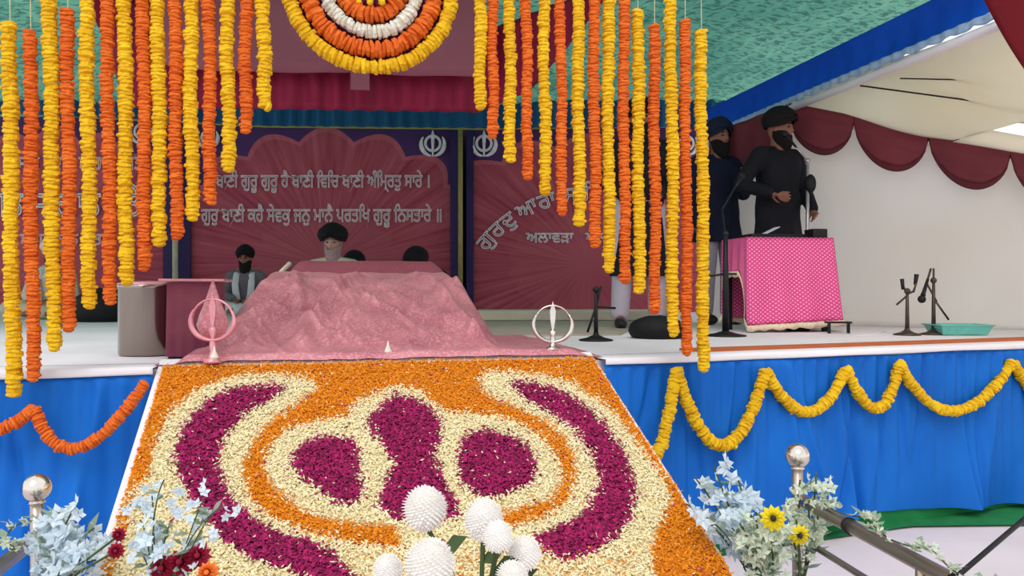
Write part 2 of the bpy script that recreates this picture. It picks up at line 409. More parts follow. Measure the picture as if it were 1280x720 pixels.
# sloping roof: runs from the wall top towards the viewer
W2 = Vector((.208, -.978))
def roofp(X, t, dz=0):
    Y = 6.46 - (X - 2.33) * .64; return Vector((X + W2.x * t, Y + W2.y * t, wall_top(X) + dz + .01))
def roof_panel(name, x0, x1, t0, t1, m='roofw'):
    g = G(); g.grid(30, 30, lambda u, v: roofp(x0 + u * (x1 - x0), t0 + v * (t1 - t0), .025 * math.sin(v * 9 + u * 4) + .02 * math.sin(u * 7)))
    o = g.build(name, m, smooth=True); o['kind'] = 'structure'; thick(o, .006, 1); return o
roof_panel('roof_panel', 2.33, 3.33, -.45, 4.2); roof_panel('roof_panel', 3.33, 5.4, .42, 4.2); roof_panel('roof_panel', 3.33, 5.4, -.45, .14)
# thin black tubes under the roof stand in for pole shadow lines
def rod(p, q, r, name, m, label, cat, group=None):
    g = G(); g.tube([p, q], r, 8); o = g.build(name, m, smooth=True); tag(o, label, cat, group); return o
rod(P(1075, 107, 5.6), P(1290, 136, 5.2), .006, 'cord_and_shadow_line', 'black', 'thin dark line imitating a pole shadow on the cream marquee roof, lower one', 'cord', None)
rod(P(1125, 98, 5.4), P(1290, 102, 5.0), .005, 'cord_and_shadow_line', 'black', 'thin dark line imitating a pole shadow on the cream marquee roof, upper one', 'cord', None)

# scalloped maroon valance
root = empty('scalloped_valance', (Lp.x, Lp.y - .03, 2.7), 'maroon scalloped valance hanging along the top of the white marquee wall', 'valance')
g = G(); g2 = G(); xs0 = 2.27
scw = .445
def vtop(X):
    Y = 6.46 - (X - 2.33) * .64; return Vector((X + .02, Y + .18, wall_top(X) + .02))
def vp(X, drop, out):
    p = vtop(X); return (p.x - .5 * out, p.y - out, p.z - drop)
for k in range(7):
    a = xs0 + k * scw; 
    def dep(u): return .06 + .27 * math.sqrt(max(0, 1 - (2 * u - 1) ** 2)) ** 1.15
    g.grid(26, 12, lambda u, v: vp(a + u * scw, dep(u) * v, .03 + .035 * math.sin(PI * u) * math.sin(v * 2.2) + .006 * math.sin(v * 22 * dep(u) * 3)))
    g2.grid(26, 4, lambda u, v: vp(a + u * scw, dep(u) - .002 + .05 * v * math.sin(PI * u) ** .5, .035 + .035 * math.sin(PI * u) * math.sin(2.2)))
a = xs0
g.grid(20, 8, lambda u, v: vp(1.72 + u * .52, (.3 + .1 * math.sin(u * PI)) * v, .03 + .01 * math.sin(u * 20)))
o = g.build('scallop_cloth', 'maroon', root, True); thick(o, .005); o = g2.build('dark_hem', 'maroond', root, True); thick(o, .006)

# red canopy piece at the upper right corner
g = G()
pa, pb, pc = P(1210, -40, 4.2), P(1305, 120, 4.4), P(1400, -60, 3.6)
def rf(u, v):
    p = pa.lerp(pb, u).lerp(pc, v); p.z += .04 * math.sin(u * 8) * v - .05 * math.sin(u * PI) * (1 - v); return p
g.grid(30, 20, rf); o = g.build('red_drape', 'red', smooth=True); thick(o, .006)
tag(o, 'bright red cloth drape crossing the upper right corner under the roof', 'drape')

# ------------------------------------------------------------------ printed banners
def text_mesh(body, size=1.0, bold=.03):
    c = bpy.data.curves.new('lettering', 'FONT'); c.body = body; c.size = size; c.resolution_u = 3
    c.fill_mode = 'NONE'; c.bevel_depth = bold; c.bevel_resolution = 1
    o = bpy.data.objects.new('tmp', c); C.objects.link(o); bpy.context.view_layer.update()
    me = bpy.data.meshes.new_from_object(o.evaluated_get(bpy.context.evaluated_depsgraph_get()))
    bpy.data.objects.remove(o); bpy.data.curves.remove(c); me.materials.clear(); return me
def place_text(body, px0, px1, pyb, Y, parent, m, name='lettering', hscale=1.0):
    """fit a line of writing between two columns of the banner, baseline at pyb"""
    me = text_mesh(body, 1.0, .026)
    co = np.array([v.co[:] for v in me.vertices]); x0, x1 = co[:, 0].min(), co[:, 0].max()
    A, B = P(px0, pyb, Y), P(px1, pyb, Y); s = (B.x - A.x) / (x1 - x0)
    me.transform(Matrix.Translation(A) @ Matrix.Rotation(PI / 2, 4, 'X') @ Matrix.Diagonal((s, s * hscale, s if s > .05 else .05, 1)) @ Matrix.Translation((-x0, 0, 0)))
    return link(name, me, m, parent)
def arc_text(chars, ctr, R, a0, Y, size, parent, m):
    bm = bmesh.new(); a = a0; k = size * 1000 / Y / R
    for ch in chars:
        if ch == ' ': a += .32 * k; continue
        me = text_mesh(ch, 1.0, .024); xs = [v.co.x for v in me.vertices]; w = max(xs) - min(xs) - .02
        a += w / 2 * k; pos = P(ctr[0] + R * math.sin(a), ctr[1] - R * math.cos(a), Y)
        me.transform(Matrix.Translation(pos) @ Matrix.Rotation(a, 4, 'Y') @ Matrix.Rotation(PI / 2, 4, 'X') @ Matrix.Scale(size, 4) @ Matrix.Translation((-(max(xs) + min(xs)) / 2, 0, 0)))
        bm.from_mesh(me); a += w / 2 * k
    me = bpy.data.meshes.new('lettering'); bm.to_mesh(me); bm.free(); return link('lettering', me, m, parent)
def emblem(px, py, Y, r, parent):
    """white round khanda emblem: ring, two curved swords, upright blade"""
    c = P(px, py, Y); g = G(); R = r / 1000 * Y
    g.tube([c + Vector((R * .62 * math.cos(a), 0, R * .62 * math.sin(a) + R * .05)) for a in [2 * PI * i / 24 for i in range(24)]], R * .12, 6, closed=True)
    for s in (-1, 1):
        pts = [c + Vector((s * R * math.sin(a) * .98, -.004, -R * math.cos(a))) for a in [.1 + 2.1 * i / 12 for i in range(13)]]
        g.tube(pts, [R * (.06 + .13 * math.sin(PI * i / 12)) for i in range(13)], 6)
    g.tube([c + Vector((0, -.006, z * R)) for z in (-1.05, -.5, .1, .7, 1.15)], [R * .06, R * .1, R * .14, R * .18, R * .02], 6)
    return g.build('khanda_emblem', 'letters2', parent)
BY = 10.3
def banner(x0, x1, y0, y1, label, centre, rad, lobes):
    A, B = P(x0, y1, BY), P(x1, y0, BY); root = empty('printed_banner', (A.x, BY, A.z), label, 'banner', None)
    c = P(centre[0], centre[1], BY)
    g = G(); g.box(((A.x + B.x) / 2, BY + .01, (A.z + B.z) / 2), (B.x - A.x, .02, B.z - A.z))
    m = banner_mat(c.x - A.x, c.z - A.z, rad[0] * BY / 1000, rad[1] * BY / 1000, lobes)
    g.build('banner_sheet', m, root)
    return root
bc = banner(238, 573, 150, 393, 'middle printed maroon banner with two lines of Gurmukhi writing', (408, 330), (215, 168), 9)
place_text("ਬਾਣੀ ਗੁਰੂ ਗੁਰੂ ਹੈ ਬਾਣੀ ਿਵਿਚ ਬਾਣੀ ਅੰਿਮ੍ਰਤੁ ਸਾਰੇ ।", 262, 537, 234, BY - .02, bc, 'letters', hscale=1.5)
place_text("ਗੁਰੁ ਬਾਣੀ ਕਹੈ ਸੇਵਕੁ ਜਨੁ ਮਾਨੈ ਪਰਤਿਖ ਗੁਰੂ ਿਨਸਤਾਰੇ ॥", 251, 552, 277, BY - .02, bc, 'letters', hscale=1.5)
emblem(541, 180, BY - .03, 15, bc); emblem(260, 172, BY - .03, 13, bc)
br = banner(583, 884, 152, 392, 'right printed maroon banner with curved Gurmukhi heading', (735, 330), (235, 160), 9)
arc_text(['ਗੁ', 'ਰ', 'ਦੁ', 'ਆ', 'ਰਾ', ' ', 'ਸ੍ਰੀ'], (737, 414), 163, -.92, BY - .02, .275, br, 'letters2')
place_text("ਅਲਾਵੜਾ   ਅਲਵਰ", 654, 782, 303, BY - .02, br, 'letters2', hscale=.95)
emblem(605, 180, BY - .03, 15, br); emblem(858, 180, BY - .03, 14, br)
bl = banner(-70, 205, 146, 398, 'left printed maroon banner partly hidden by the marigold strands', (70, 330), (180, 170), 9)
place_text("ਸਤ ਨਾਮ ਸਰਬ ਗਤ", 20, 182, 212, BY - .02, bl, 'letters')
place_text("ਗਤ ਸਾਗਾਤ ਰਤੇ", -20, 178, 270, BY - .02, bl, 'letters2', hscale=1.2)
place_text("ਸਗਤ ਜਨ ਸਤ", 25, 128, 306, BY - .02, bl, 'letters')
emblem(177, 165, BY - .03, 14, bl)
def vstrip(px0, px1, py0, py1, Y, name, m, label, cat):
    A, B = P(px0, py1, Y), P(px1, py0, Y); g = G(); g.box(((A.x + B.x) / 2, Y, (A.z + B.z) / 2), (B.x - A.x, .02, B.z - A.z)); o = g.build(name, m); tag(o, label, cat); return o
vstrip(563, 578, 150, 398, BY - .06, 'navy_border', 'navy', 'navy cloth strip down the gap between middle and right banners', 'cloth strip')
vstrip(204, 238, 150, 398, BY - .06, 'navy_border', 'navy', 'navy cloth strip down the gap between left and middle banners', 'cloth strip')
vstrip(583, 592, 150, 392, BY - .05, 'navy_border', 'navy', 'narrow navy strip down the left edge of the right banner', 'cloth strip')
def pole(px, py0, py1, Y, r, m, label):
    g = G(); g.tube([P(px, py1, Y), P(px, py0, Y)], r, 10); o = g.build('tent_pole', m, smooth=True); tag(o, label, 'pole', None)
pole(219, 150, 394, BY - .22, .035, 'polecream', 'cream tent pole between the left and middle banners')
pole(575.5, 150, 390, BY - .22, .03, 'poleyel', 'ochre tent pole between the middle and right banners')

# drapes above the banners
def drape(name, m, label, top, bot, Y, amp=.03, freq=30, nu=160):
    """top, bot: tables of (px, py)"""
    g = G(); x0, x1 = top[0][0], top[-1][0]
    def fn(u, v):
        px = x0 + (x1 - x0) * u; a, b = lerpt(px, top), lerpt(px, bot); p = P(px, b + (a - b) * v, Y); p.y += amp * math.sin(p.x * freq + math.sin(p.x * 5)) ; return p
    g.grid(nu, 12, fn); o = g.build(name, m, smooth=True); thick(o, .006); tag(o, label, 'drape'); return o
drape('teal_ruffle', 'teal', 'dark teal ruffled band above the printed banners', [(-60, 112), (200, 126), (330, 130), (600, 132), (760, 122), (905, 122)], [(-60, 140), (200, 150), (330, 157), (600, 160), (905, 159)], 9.5, .03, 34, 500)
drape('crimson_frieze', 'crimson', 'deep crimson pleated frieze hanging above the teal ruffle', [(118, -10), (600, 60), (601, 40), (760, -20)], [(118, 20), (160, 134), (330, 136), (600, 140), (664, 112), (700, 70), (760, -5)], 6.1, .02, 34, 400)
drape('mauve_drape', 'mauve', 'mauve cloth panel hanging behind the round marigold rosette', [(188, -70), (604, -70)], [(188, 78), (260, 88), (330, 90), (400, 91), (445, 90), (520, 95), (604, 95)], 5.9, .01, 14)
drape('hanging_tab', 'mauve', 'small mauve tab hanging below the round rosette', [(438, 84), (462, 84)], [(438, 112), (462, 113)], 5.85, .003, 30, 12)
g = G(); g.tube([P(x, lerpt(x, [(-60, 134), (120, 147), (330, 158), (600, 161), (905, 157)]), 9.85) for x in range(-60, 910, 30)], .014, 6); o = g.build('cord_and_shadow_line', 'cord', smooth=True); tag(o, 'long lime green cord strung across the top of the banners', 'cord')

# ------------------------------------------------------------------ marigold garlands
def flower_disc(g, c, d, r, h, seg=11, tint=None):
    """one threaded marigold head: a puffed, frilled disc around the string"""
    d = d.normalized(); up = d.orthogonal().normalized(); up = Matrix.Rotation(random.uniform(0, 6.28), 3, d) @ up
    tl = Vector((random.uniform(-.18, .18), random.uniform(-.18, .18), random.uniform(-.18, .18))); d = (d + tl).normalized()
    up = (up - d * up.dot(d)).normalized(); sd = d.cross(up)
    vs = []; rj = [random.uniform(.88, 1.12) for _ in range(seg)]
    for k, (rr, hh) in enumerate(((.35, -.42), (.95, -.26), (1.0, .12), (.42, .45))):
        for j in range(seg):
            a = 2 * PI * j / seg; q = r * rr * (rj[j] * random.uniform(.93, 1.07) if k in (1, 2) else 1)
            vs.append(c + (up * math.cos(a) + sd * math.sin(a)) * q + d * (h * (hh + (random.uniform(-.12, .12) if k in (1, 2) else 0))))
    fs = [(k * seg + j, k * seg + (j + 1) % seg, (k + 1) * seg + (j + 1) % seg, (k + 1) * seg + j) for k in range(3) for j in range(seg)]
    fs += [tuple(range(seg))[::-1], tuple(range(3 * seg, 4 * seg))]
    g.add(vs, fs, tint)
def string_flowers(g, pts, r, pitch, seg=11, jit=.12):
    pts = [Vector(p) for p in pts]; L = [(pts[i + 1] - pts[i]).length for i in range(len(pts) - 1)]; tot = sum(L)
    n = max(2, int(tot / pitch)); s = 0; i = 0; acc = 0
    slow = smoothnoise(random.randint(0, 9999))
    for k in range(n):
        t = (k + .5) / n * tot
        while i < len(L) - 1 and acc + L[i] < t: acc += L[i]; i += 1
        f = (t - acc) / L[i]; c = pts[i].lerp(pts[i + 1], f); d = pts[i + 1] - pts[i]
        rr = r * (1 + random.uniform(-jit, jit)) * (1 + .07 * slow(t * 14, 0))
        if (k in (n - 1,)): rr *= .8
        c = c + Vector((random.uniform(-1, 1), random.uniform(-1, 1), 0)) * r * .09
        flower_disc(g, c, d, rr, tot / n * 1.9, seg, min(1, max(0, .5 + .3 * slow(t * 9, 3) + random.uniform(-.35, .35))))
def gline_Y(px): k = (px - 640) / 1000; return (3.35 - .16) / (1 - .2126 * k)
ORD = ['first', 'second', 'third', 'fourth', 'fifth', 'sixth', 'seventh', 'eighth', 'ninth', 'tenth', 'eleventh', 'twelfth', 'thirteenth', 'fourteenth', 'fifteenth']
LG = [('y', 11, 28, 17, 495), ('o', 37, 38, 42, 476), ('y', 61, -40, 68, 438), ('o', 84, 12, 87, 414), ('y', 108, -40, 112, 385), ('o', 133, -40, 138, 380), ('y', 155, -40, 158, 356), ('o', 179, -40, 181, 338), ('y', 197, -40, 200, 307), ('o', 218, -40, 221, 299), ('y', 238, -40, 240, 275), ('o', 261, -40, 263, 255), ('y', 283, -40, 286, 214), ('o', 307, -40, 307, 166), ('y', 328, -40, 331, 132)]
RG = [('y', 600, -40, 601, 136), ('o', 616, -40, 616, 172), ('y', 637, -40, 638, 202), ('o', 657, -40, 660, 224), ('y', 679, -40, 682, 243), ('o', 700, -40, 703, 269), ('y', 722, -40, 724, 282), ('o', 742, -40, 744, 309), ('y', 760, -40, 761, 340), ('o', 779, -40, 781, 354), ('y', 797, 14, 799, 366), ('o', 818, 32, 819, 392), ('y', 838, -40, 842, 420), ('o', 856, 26, 859, 444), ('y', 876, 38, 880, 464)]
def hang_garland(kind, x0, y0, x1, y1, label):
    Y = gline_Y(x0); top, bot = P(x0, y0, Y), P(x1, y1, Y)
    root = empty('hanging_garland', top, label, 'garland', 'hanging marigold garlands')
    g = G(); pts = [top.lerp(bot, i / 8) + Vector((.004 * math.sin(i * 1.3 + x0), 0, 0)) * (0 < i < 8) for i in range(9)]
    if x0 == 328: pts.append(bot + Vector((.018, 0, -.008)))
    r = {'y': .0255, 'o': .0232}[kind] * (.93 if 560 < x0 < 720 else 1.0)
    string_flowers(g, pts, r, .0135 if kind == 'y' else .0115, 12, .09 if kind == 'y' else .07)
    g.build('flower_string', 'yellow' if kind == 'y' else 'orange', root)
    g = G(); g.tube([Vector((top.x, top.y, 2.62)), bot], .0018, 5); g.build('thread', 'string', root)
for side, tab in (('left', LG), ('right', RG)):
    for i, (k, x0, y0, x1, y1) in enumerate(tab):
        col = 'yellow' if k == 'y' else 'orange'
        frm = 'the left edge of the photo' if side == 'left' else 'the round rosette'
        nm = ORD[i]
        extra = ''
        if side == 'left': extra = {0: 'longest of them', 1: 'low tail', 14: 'shortest, nearest the rosette'}.get(i, 'left side')
        else: extra = {0: 'shortest, nearest the rosette', 14: 'longest, beside the speaker'}.get(i, 'right side')
        hang_garland(k, x0, y0, x1, y1, f'{col} marigold garland hanging {nm} from {frm}, {extra}')
# hanging bar above the frame carrying the garlands (a bamboo rail)
g = G(); a, b = P(-40, 0, gline_Y(-40)), P(930, 0, gline_Y(930)); a.z = b.z = 2.64; g.tube([a, b], .022, 10); o = g.build('hanging_rail', 'polecream', smooth=True); tag(o, 'pole above the picture that the marigold garlands hang from', 'rail')

# round rosette
rc = P(464, -17, 3.12); root = empty('hanging_rosette', rc, 'round rosette of yellow, orange and white flower rings above the shrine', 'rosette')
def ring(rpx, m, fr, pitch, n=60):
    R = rpx / 1000 * 3.12; g = G()
    pts = [rc + Vector((R * math.cos(a), R * math.sin(a) * .21, R * math.sin(a))) for a in [2 * PI * i / n for i in range(n + 1)]]
    pts = [rc + Vector((R * math.cos(a) * CO, R * math.cos(a) * SI, R * math.sin(a))) for a in [2 * PI * i / n for i in range(n + 1)]]
    string_flowers(g, pts, fr, pitch, 10, .08); return g.build('flower_ring', m, root)
ring(101, 'yellow', .029, .016); ring(79, 'orange', .034, .015); ring(57, 'whitefl', .027, .015); ring(36, 'orange', .035, .015); ring(19, 'purplefl', .028, .016); 
g = G()
for q in (-1, 0, 1): string_flowers(g, [rc + Vector((q * .045, -.02, .0)), rc + Vector((q * .045, -.025, -.078))], .016, .012, 9)
g.build('centre_tassel', 'yellow', root)
g = G(); g.lathe(rc + Vector((0, .035, 0)), [(.31, -.004), (.31, .004)], 48, Matrix.Rotation(math.radians(12), 3, 'Z') @ Matrix.Rotation(PI / 2, 3, 'X')); g.build('backing_disc', 'purplefl', root)
g = G(); g.tube([rc + Vector((0, .03, .3)), Vector((rc.x, rc.y + .03, 2.62))], .003, 6); g.build('thread', 'string', root)

# swags on the skirt
def cat_pts(ctrl, n=10):
    """drooping swags through hooks and low points given as pixels with distance"""
    out = []
    for i in range(0, len(ctrl) - 2, 2):
        a, b, c = ctrl[i], ctrl[i + 1], ctrl[i + 2]
        for k in range(n * 2 if i < len(ctrl) - 3 else n * 2 + 1):
            t = k / (n * 2); tm = .5
            # quadratic through a,b,c
            l0 = (t - .5) * (t - 1) / .5; l1 = t * (t - 1) / -.25; l2 = t * (t - .5) / .5
            out.append(a * l0 + b * l1 + c * l2)
    return out
def onskirt(px, py, path):   # the point of the skirt plane seen there
    k = (px - 640) / 1000
    (x0, y0), (x1, y1) = path[0], path[1]; s = (y1 - y0) / (x1 - x0)
    Y = (y0 - s * x0) / (1 - s * k); v = (py - 450) / 200
    Y -= .125 + .03 * max(0, v); return P(px, py, Y)
ctr = [(845, 462), (903, 557), (957, 463), (1010, 515), (1058, 461), (1096, 511), (1124, 454), (1192, 514), (1266, 453), (1330, 512), (1392, 450)]
pts = [onskirt(x, y, RIGHT) for x, y in [(817, 577), (829, 549), (838, 510), (845, 462)]] + cat_pts([onskirt(x, y, RIGHT) for x, y in ctr])
def widen(pts): return pts
g = G(); string_flowers(g, pts, .027, .016); o = g.build('marigold_swag', 'yellow'); tag(o, 'yellow marigold swag looped along the blue skirt on the right', 'garland')
def lskirt(px, py):
    k = (px - 640) / 1000; Y = (3.35) / (1 - .2126 * k); return P(px, py, Y - .11 - .05 * (py - 460) / 100)
pts = cat_pts([lskirt(-70, 480), lskirt(-20, 536), lskirt(43, 510), lskirt(98, 560), lskirt(182, 478)])
g = G(); string_flowers(g, pts, .0225, .011); o = g.build('marigold_swag', 'orange'); tag(o, 'orange marigold swag looped along the blue skirt on the left', 'garland')

# ------------------------------------------------------------------ flower carpet ramp
RU0, RU1 = -1.364, .352
RD = Vector((.252, -.968)); RS = .46
def ramp(s, t, h=0.0):     # s: across (m from the left), t: horizontal metres down the ramp
    p = S(RU0 + s, 0); return Vector((p.x + RD.x * t, p.y + RD.y * t, ST + .004 - RS * t + h))
RW, RL = RU1 - RU0, 1.88
g = G()
def slab(s0, s1, t0, t1, h1):
    top = [ramp(s0, t0, h1), ramp(s1, t0, h1), ramp(s1, t1, h1), ramp(s0, t1, h1)]
    bt = [Vector((p.x, p.y, .0)) for p in top]
    g.add(top + bt, [(0, 3, 2, 1), (4, 5, 6, 7), (0, 1, 5, 4), (1, 2, 6, 5), (2, 3, 7, 6), (3, 0, 4, 7)])
slab(-.022, RW + .012, -.06, RL, 0); o = g.build('ramp', 'white'); o['kind'] = 'structure'
root = empty('flower_carpet', ramp(RW / 2, .9), 'sloping carpet of orange, cream and magenta petals laid out as an emblem', 'flower carpet')
MAG = [
 [(360,486),(330,487),(296,490),(265,502),(233,533),(220,568),(220,590),(226,603),(236,625),(259,658),(280,681),(311,702),(350,716),(395,732),(450,760),(470,745),(426,712),(418,697),(389,683),(335,667),(296,640),(280,613),(272,584),(280,553),(311,518),(342,502)],
 [(364,584),(370,570),(383,557),(400,551),(418,551),(444,557),(448,570),(449,588),(451,610),(453,627),(442,633),(430,635),(399,619),(375,603)],
 [(494,500),(473,514),(457,533),(477,557),(492,584),(481,611),(471,638),(496,654),(535,656),(572,654),(568,632),(558,615),(543,580),(549,553),(551,533),(535,514),(516,502)],
 [(578,553),(590,545),(609,543),(640,551),(660,568),(671,588),(663,607),(632,623),(601,627),(588,620),(578,607),(573,590),(574,576)],
 [(634,481),(660,483),(690,488),(725,508),(755,535),(777,569),(788,595),(792,621),(786,652),(768,678),(733,698),(708,706),(690,700),(667,677),(702,664),(734,642),(747,618),(749,596),(737,568),(718,541),(683,518),(655,502)]]
CREAM = [
 [(398,490),(385,478),(340,472),(300,474),(250,490),(215,518),(197,548),(187,590),(180,610),(150,612),(130,660),(100,800),(560,900),(900,900),(815,720),(812,690),(826,655),(838,628),(830,605),(807,573),(768,520),(746,503),(720,486),(700,478),(663,471),(613,468),(597,478),(609,498),(656,518),(691,537),(714,564),(721,596),(710,627),(691,646),(663,658),(628,664),(590,668),(590,686),(540,690),(496,690),(440,684),(380,668),(335,650),(310,625),(302,590),(315,560),(340,530),(370,508)],
 [(361,541),(400,530),(434,526),(438,514),(461,498),(496,486),(527,494),(547,514),(570,520),(609,522),(648,533),(679,553),(698,580),(702,603),(691,627),(663,637),(628,646),(600,654),(600,690),(500,690),(496,664),(418,656),(385,645),(361,630),(338,607),(330,584),(338,560)]]
def inpoly(x, y, poly):
    n = len(poly); r = np.zeros(len(x), bool); j = n - 1
    for i in range(n):
        xi, yi = poly[i]; xj, yj = poly[j]
        c = ((yi > y) != (yj > y)) & (x < (xj - xi) * (y - yi) / (yj - yi + 1e-9) + xi); r ^= c; j = i
    return r
def classify(s, t, jit):
    p0 = np.array(S(RU0, 0)); du = np.array([CO, SI])
    X = p0[0] + s * du[0] + RD.x * t; Y = p0[1] + s * du[1] + RD.y * t; Z = ST - RS * t
    px = 640 + X / Y * 1000 + rng.normal(0, jit, len(s)); py = 360 + (CAMZ - Z) / Y * 1000 + rng.normal(0, jit * .8, len(s))
    cl = np.zeros(len(s), int)
    for q in CREAM: cl[inpoly(px, py, q)] = 1
    # thin orange seam close to the left edge, thinning downwards
    cl[(s < .035) & (rng.random(len(s)) < .6)] = 0
    for q in MAG: cl[inpoly(px, py, q)] = 2
    # stray petals
    st = rng.random(len(s)); cl[(st < .012)] = 1
    cl[(st > .994)] = 2
    low = (py > 690) & (px > 430) & (px < 800) & (st > .9); cl[low] = 0
    return cl
def petals(n, size_by, lay):
    s = rng.uniform(0, RW, n); t = rng.uniform(0, RL, n) ** 1.0
    cl = classify(s, t, 4.2)
    p0 = np.array(S(RU0, 0))
    nrm = np.array([-RS * -RD.x, -RS * -RD.y, 1.0]); nrm = np.array([RD.x * RS, RD.y * RS, 1.0]); nrm /= np.linalg.norm(nrm)
    e1 = np.array([CO, SI, 0.0]); e2 = np.cross(nrm, e1)
    base = np.stack([p0[0] + s * CO + RD.x * t, p0[1] + s * SI + RD.y * t, ST + .004 - RS * t], 1)
    for c, (nm, m, L, Wd) in enumerate(size_by):
        k = np.where(cl == c)[0]; q = len(k)
        a = rng.uniform(0, 2 * PI, q); l = L * rng.uniform(.7, 1.3, q); w = Wd * rng.uniform(.7, 1.3, q)
        d = np.cos(a)[:, None] * e1 + np.sin(a)[:, None] * e2; b = np.cross(nrm, d)
        tilt = rng.normal(0, .35, q)[:, None]; d = d + nrm * tilt; b = b + nrm * rng.normal(0, .35, q)[:, None]
        ctr = base[k] + nrm * (rng.uniform(.004, .02, q)[:, None])
        l = l[:, None] / 2; w = w[:, None] / 2
        V = np.stack([ctr - d * l, ctr + b * w - nrm * .001, ctr + d * l, ctr - b * w - nrm * .001, ctr + nrm * .0025], 1).reshape(-1, 3)
        V[:, 2] = np.maximum(V[:, 2], .003)
        F = []
        o = np.arange(q) * 5
        F = np.stack([o, o + 4, o + 1, o + 1, o + 4, o + 2, o + 2, o + 4, o + 3, o + 3, o + 4, o], 1).reshape(-1, 3)
        me = bpy.data.meshes.new(nm); me.from_pydata(V.tolist(), [], F.tolist()); me.update()
        at = me.attributes.new('tint', 'FLOAT', 'POINT'); at.data.foreach_set('value', np.repeat(np.clip(rng.normal(.5, .3, q), 0, 1), 5))
        o2 = link(nm, me, m, root); o2['kind'] = 'stuff'
petals(135000, [('orange_petals', 'pet_o', .012, .006), ('cream_petals', 'pet_c', .014, .0065), ('rose_petals', 'pet_m', .016, .010)], 0)
# packed bed of petals below
nu, nv = 420, 440; ss, tt = np.meshgrid(np.linspace(0, RW, nu), np.linspace(0, RL, nv)); cl = classify(ss.ravel(), tt.ravel(), 1.5)
vs = [ramp(a, b, .003 + .004 * random.random()) for a, b in zip(ss.ravel(), tt.ravel())]
me = bpy.data.meshes.new('petal_bed'); me.from_pydata([tuple(v) for v in vs], [], [(j * nu + i, (j + 1) * nu + i, (j + 1) * nu + i + 1, j * nu + i + 1) for j in range(nv - 1) for i in range(nu - 1)])
for q in ('pet_o', 'pet_c', 'pet_m'): me.materials.append(M[q])
at = me.attributes.new('tint', 'FLOAT', 'POINT'); at.data.foreach_set('value', rng.uniform(.3, 1, nu * nv))
clg = cl.reshape(nv, nu)[:-1, :-1].ravel(); me.polygons.foreach_set('material_index', clg.astype(np.int32)); me.update()
link('petal_bed', me, None, root)

# ------------------------------------------------------------------ the shrine under its cloth
fn1, fn2, fn3 = smoothnoise(31), smoothnoise(32), smoothnoise(33)
prof = [(0, .0), (.06, .03), (.2, .045), (.4, .10), (.62, .19), (.85, .27), (1.1, .325), (1.35, .365), (1.5, .385), (1.62, .39)]
fr_ = random.Random(99); FOLDS = []
for i in range(60):
    fu, fv = fr_.uniform(-1.2, .0), fr_.uniform(.1, 1.15); an = fr_.choice([.9, 1.0, 1.15, 2.1, 2.3, 1.5]) + fr_.uniform(-.2, .2); L_ = fr_.uniform(.16, .42)
    FOLDS.append((fu, fv, math.cos(an), math.sin(an), L_, fr_.uniform(.010, .022), fr_.uniform(.007, .017)))
def foldh(u, v):
    h = 0
    for fu, fv, cx, cy, L_, w_, a_ in FOLDS:
        du, dv = u - fu, (v - fv) * .8; l = du * cx + dv * cy; x = du * -cy + dv * cx - .12 * l * l / L_
        if abs(l) < L_ and abs(x) < w_ * 4: h += a_ * math.exp(-abs(x / w_) ** 1.4) * (1 - (l / L_) ** 2)
    return h
def shrineH(u, v):
    f = lerpt(v, prof)
    uL = -1.20 + .10 * sm(0, 1.4, v); uR = -.06 + .02 * sm(0, 1.4, v) - .02 * v
    left = sm(uL - .13 - .06 * v, uL + .03, u); right = 1 - sm(uR - .03, uR + .16, u)
    low = .035 * (1 - sm(.25, .37, u)) * sm(-1.34, -1.28, u)
    h = max(f * left * right, low * sm(-.02, .05, v) if v < .75 else 0)
    # folds radiating from the upper edge
    amp = .008 + .026 * sm(.02, .3, v) * (1 - .92 * sm(1.0, 1.45, v))
    fan = (u + .55) / (.55 + (1.6 - v) * .32)
    a = .8 * fn1(fan * 5, v * 1.2) + .7 * (.4 - abs(fn2(fan * 9 + v * 1.5, v * 1.6))) + .55 * fn3((u + .8 * v) * 9, (u - v) * 1.6) + .4 * (.3 - abs(fn1((u - .9 * v) * 11, (u + v) * 2 + 4)))
    ridge = .04 * math.exp(-((u + .62 + .25 * (1.3 - v)) / .035) ** 2) + .035 * math.exp(-((u + .28 - .18 * (1.3 - v)) / .03) ** 2) + .03 * math.exp(-((u + .95 - .1 * (1.3 - v)) / .03) ** 2)
    return max(.012, .014 + h + foldh(u, v) * (.25 + .9 * left * right) * sm(.0, .12, v) * (1 - sm(1.0, 1.4, v)) + amp * a * (.35 + left * right) + ridge * left * right * sm(0, .3, v) * (1 - sm(1.25, 1.5, v)) )
root = empty('covered_shrine', S(-.5, .9), 'low shrine covered by a wide pink brocade cloth at the head of the flower ramp', 'shrine')
g = G()
NU, NV = 330, 240
def sf(a, b):
    v = .006 + b * 1.65; 
    l0 = -1.40 + .22 * sm(.18, .42, v); u = l0 + a * (.40 - l0)
    # outline of the cloth on the floor: narrows towards the back on the right
    v2 = v
    return S(u, v2, shrineH(u, v2))
g.grid(NU, NV, sf)
g.v = [(x, y, z) for x, y, z in g.v]
o = g.build('brocade_cloth', 'brocade', root, True)
g = G()
def bf(a, b):
    v = 1.50 + b * .55; u = -1.06 + a * 1.06
    edge = sm(0, .13, a) * sm(0, .16, 1 - a)
    h = .36 + edge * (.115 * sm(0, .35, b)) * (1 - .3 * sm(.9, 1, b)) + .006 * fn1(u * 5, v * 5)
    if b > .97: h = .02
    if a < .01 or a > .99: h = .02
    return S(u, v, h)
g.grid(80, 40, bf); g.build('cushion_cover', 'brocade2', root, True)

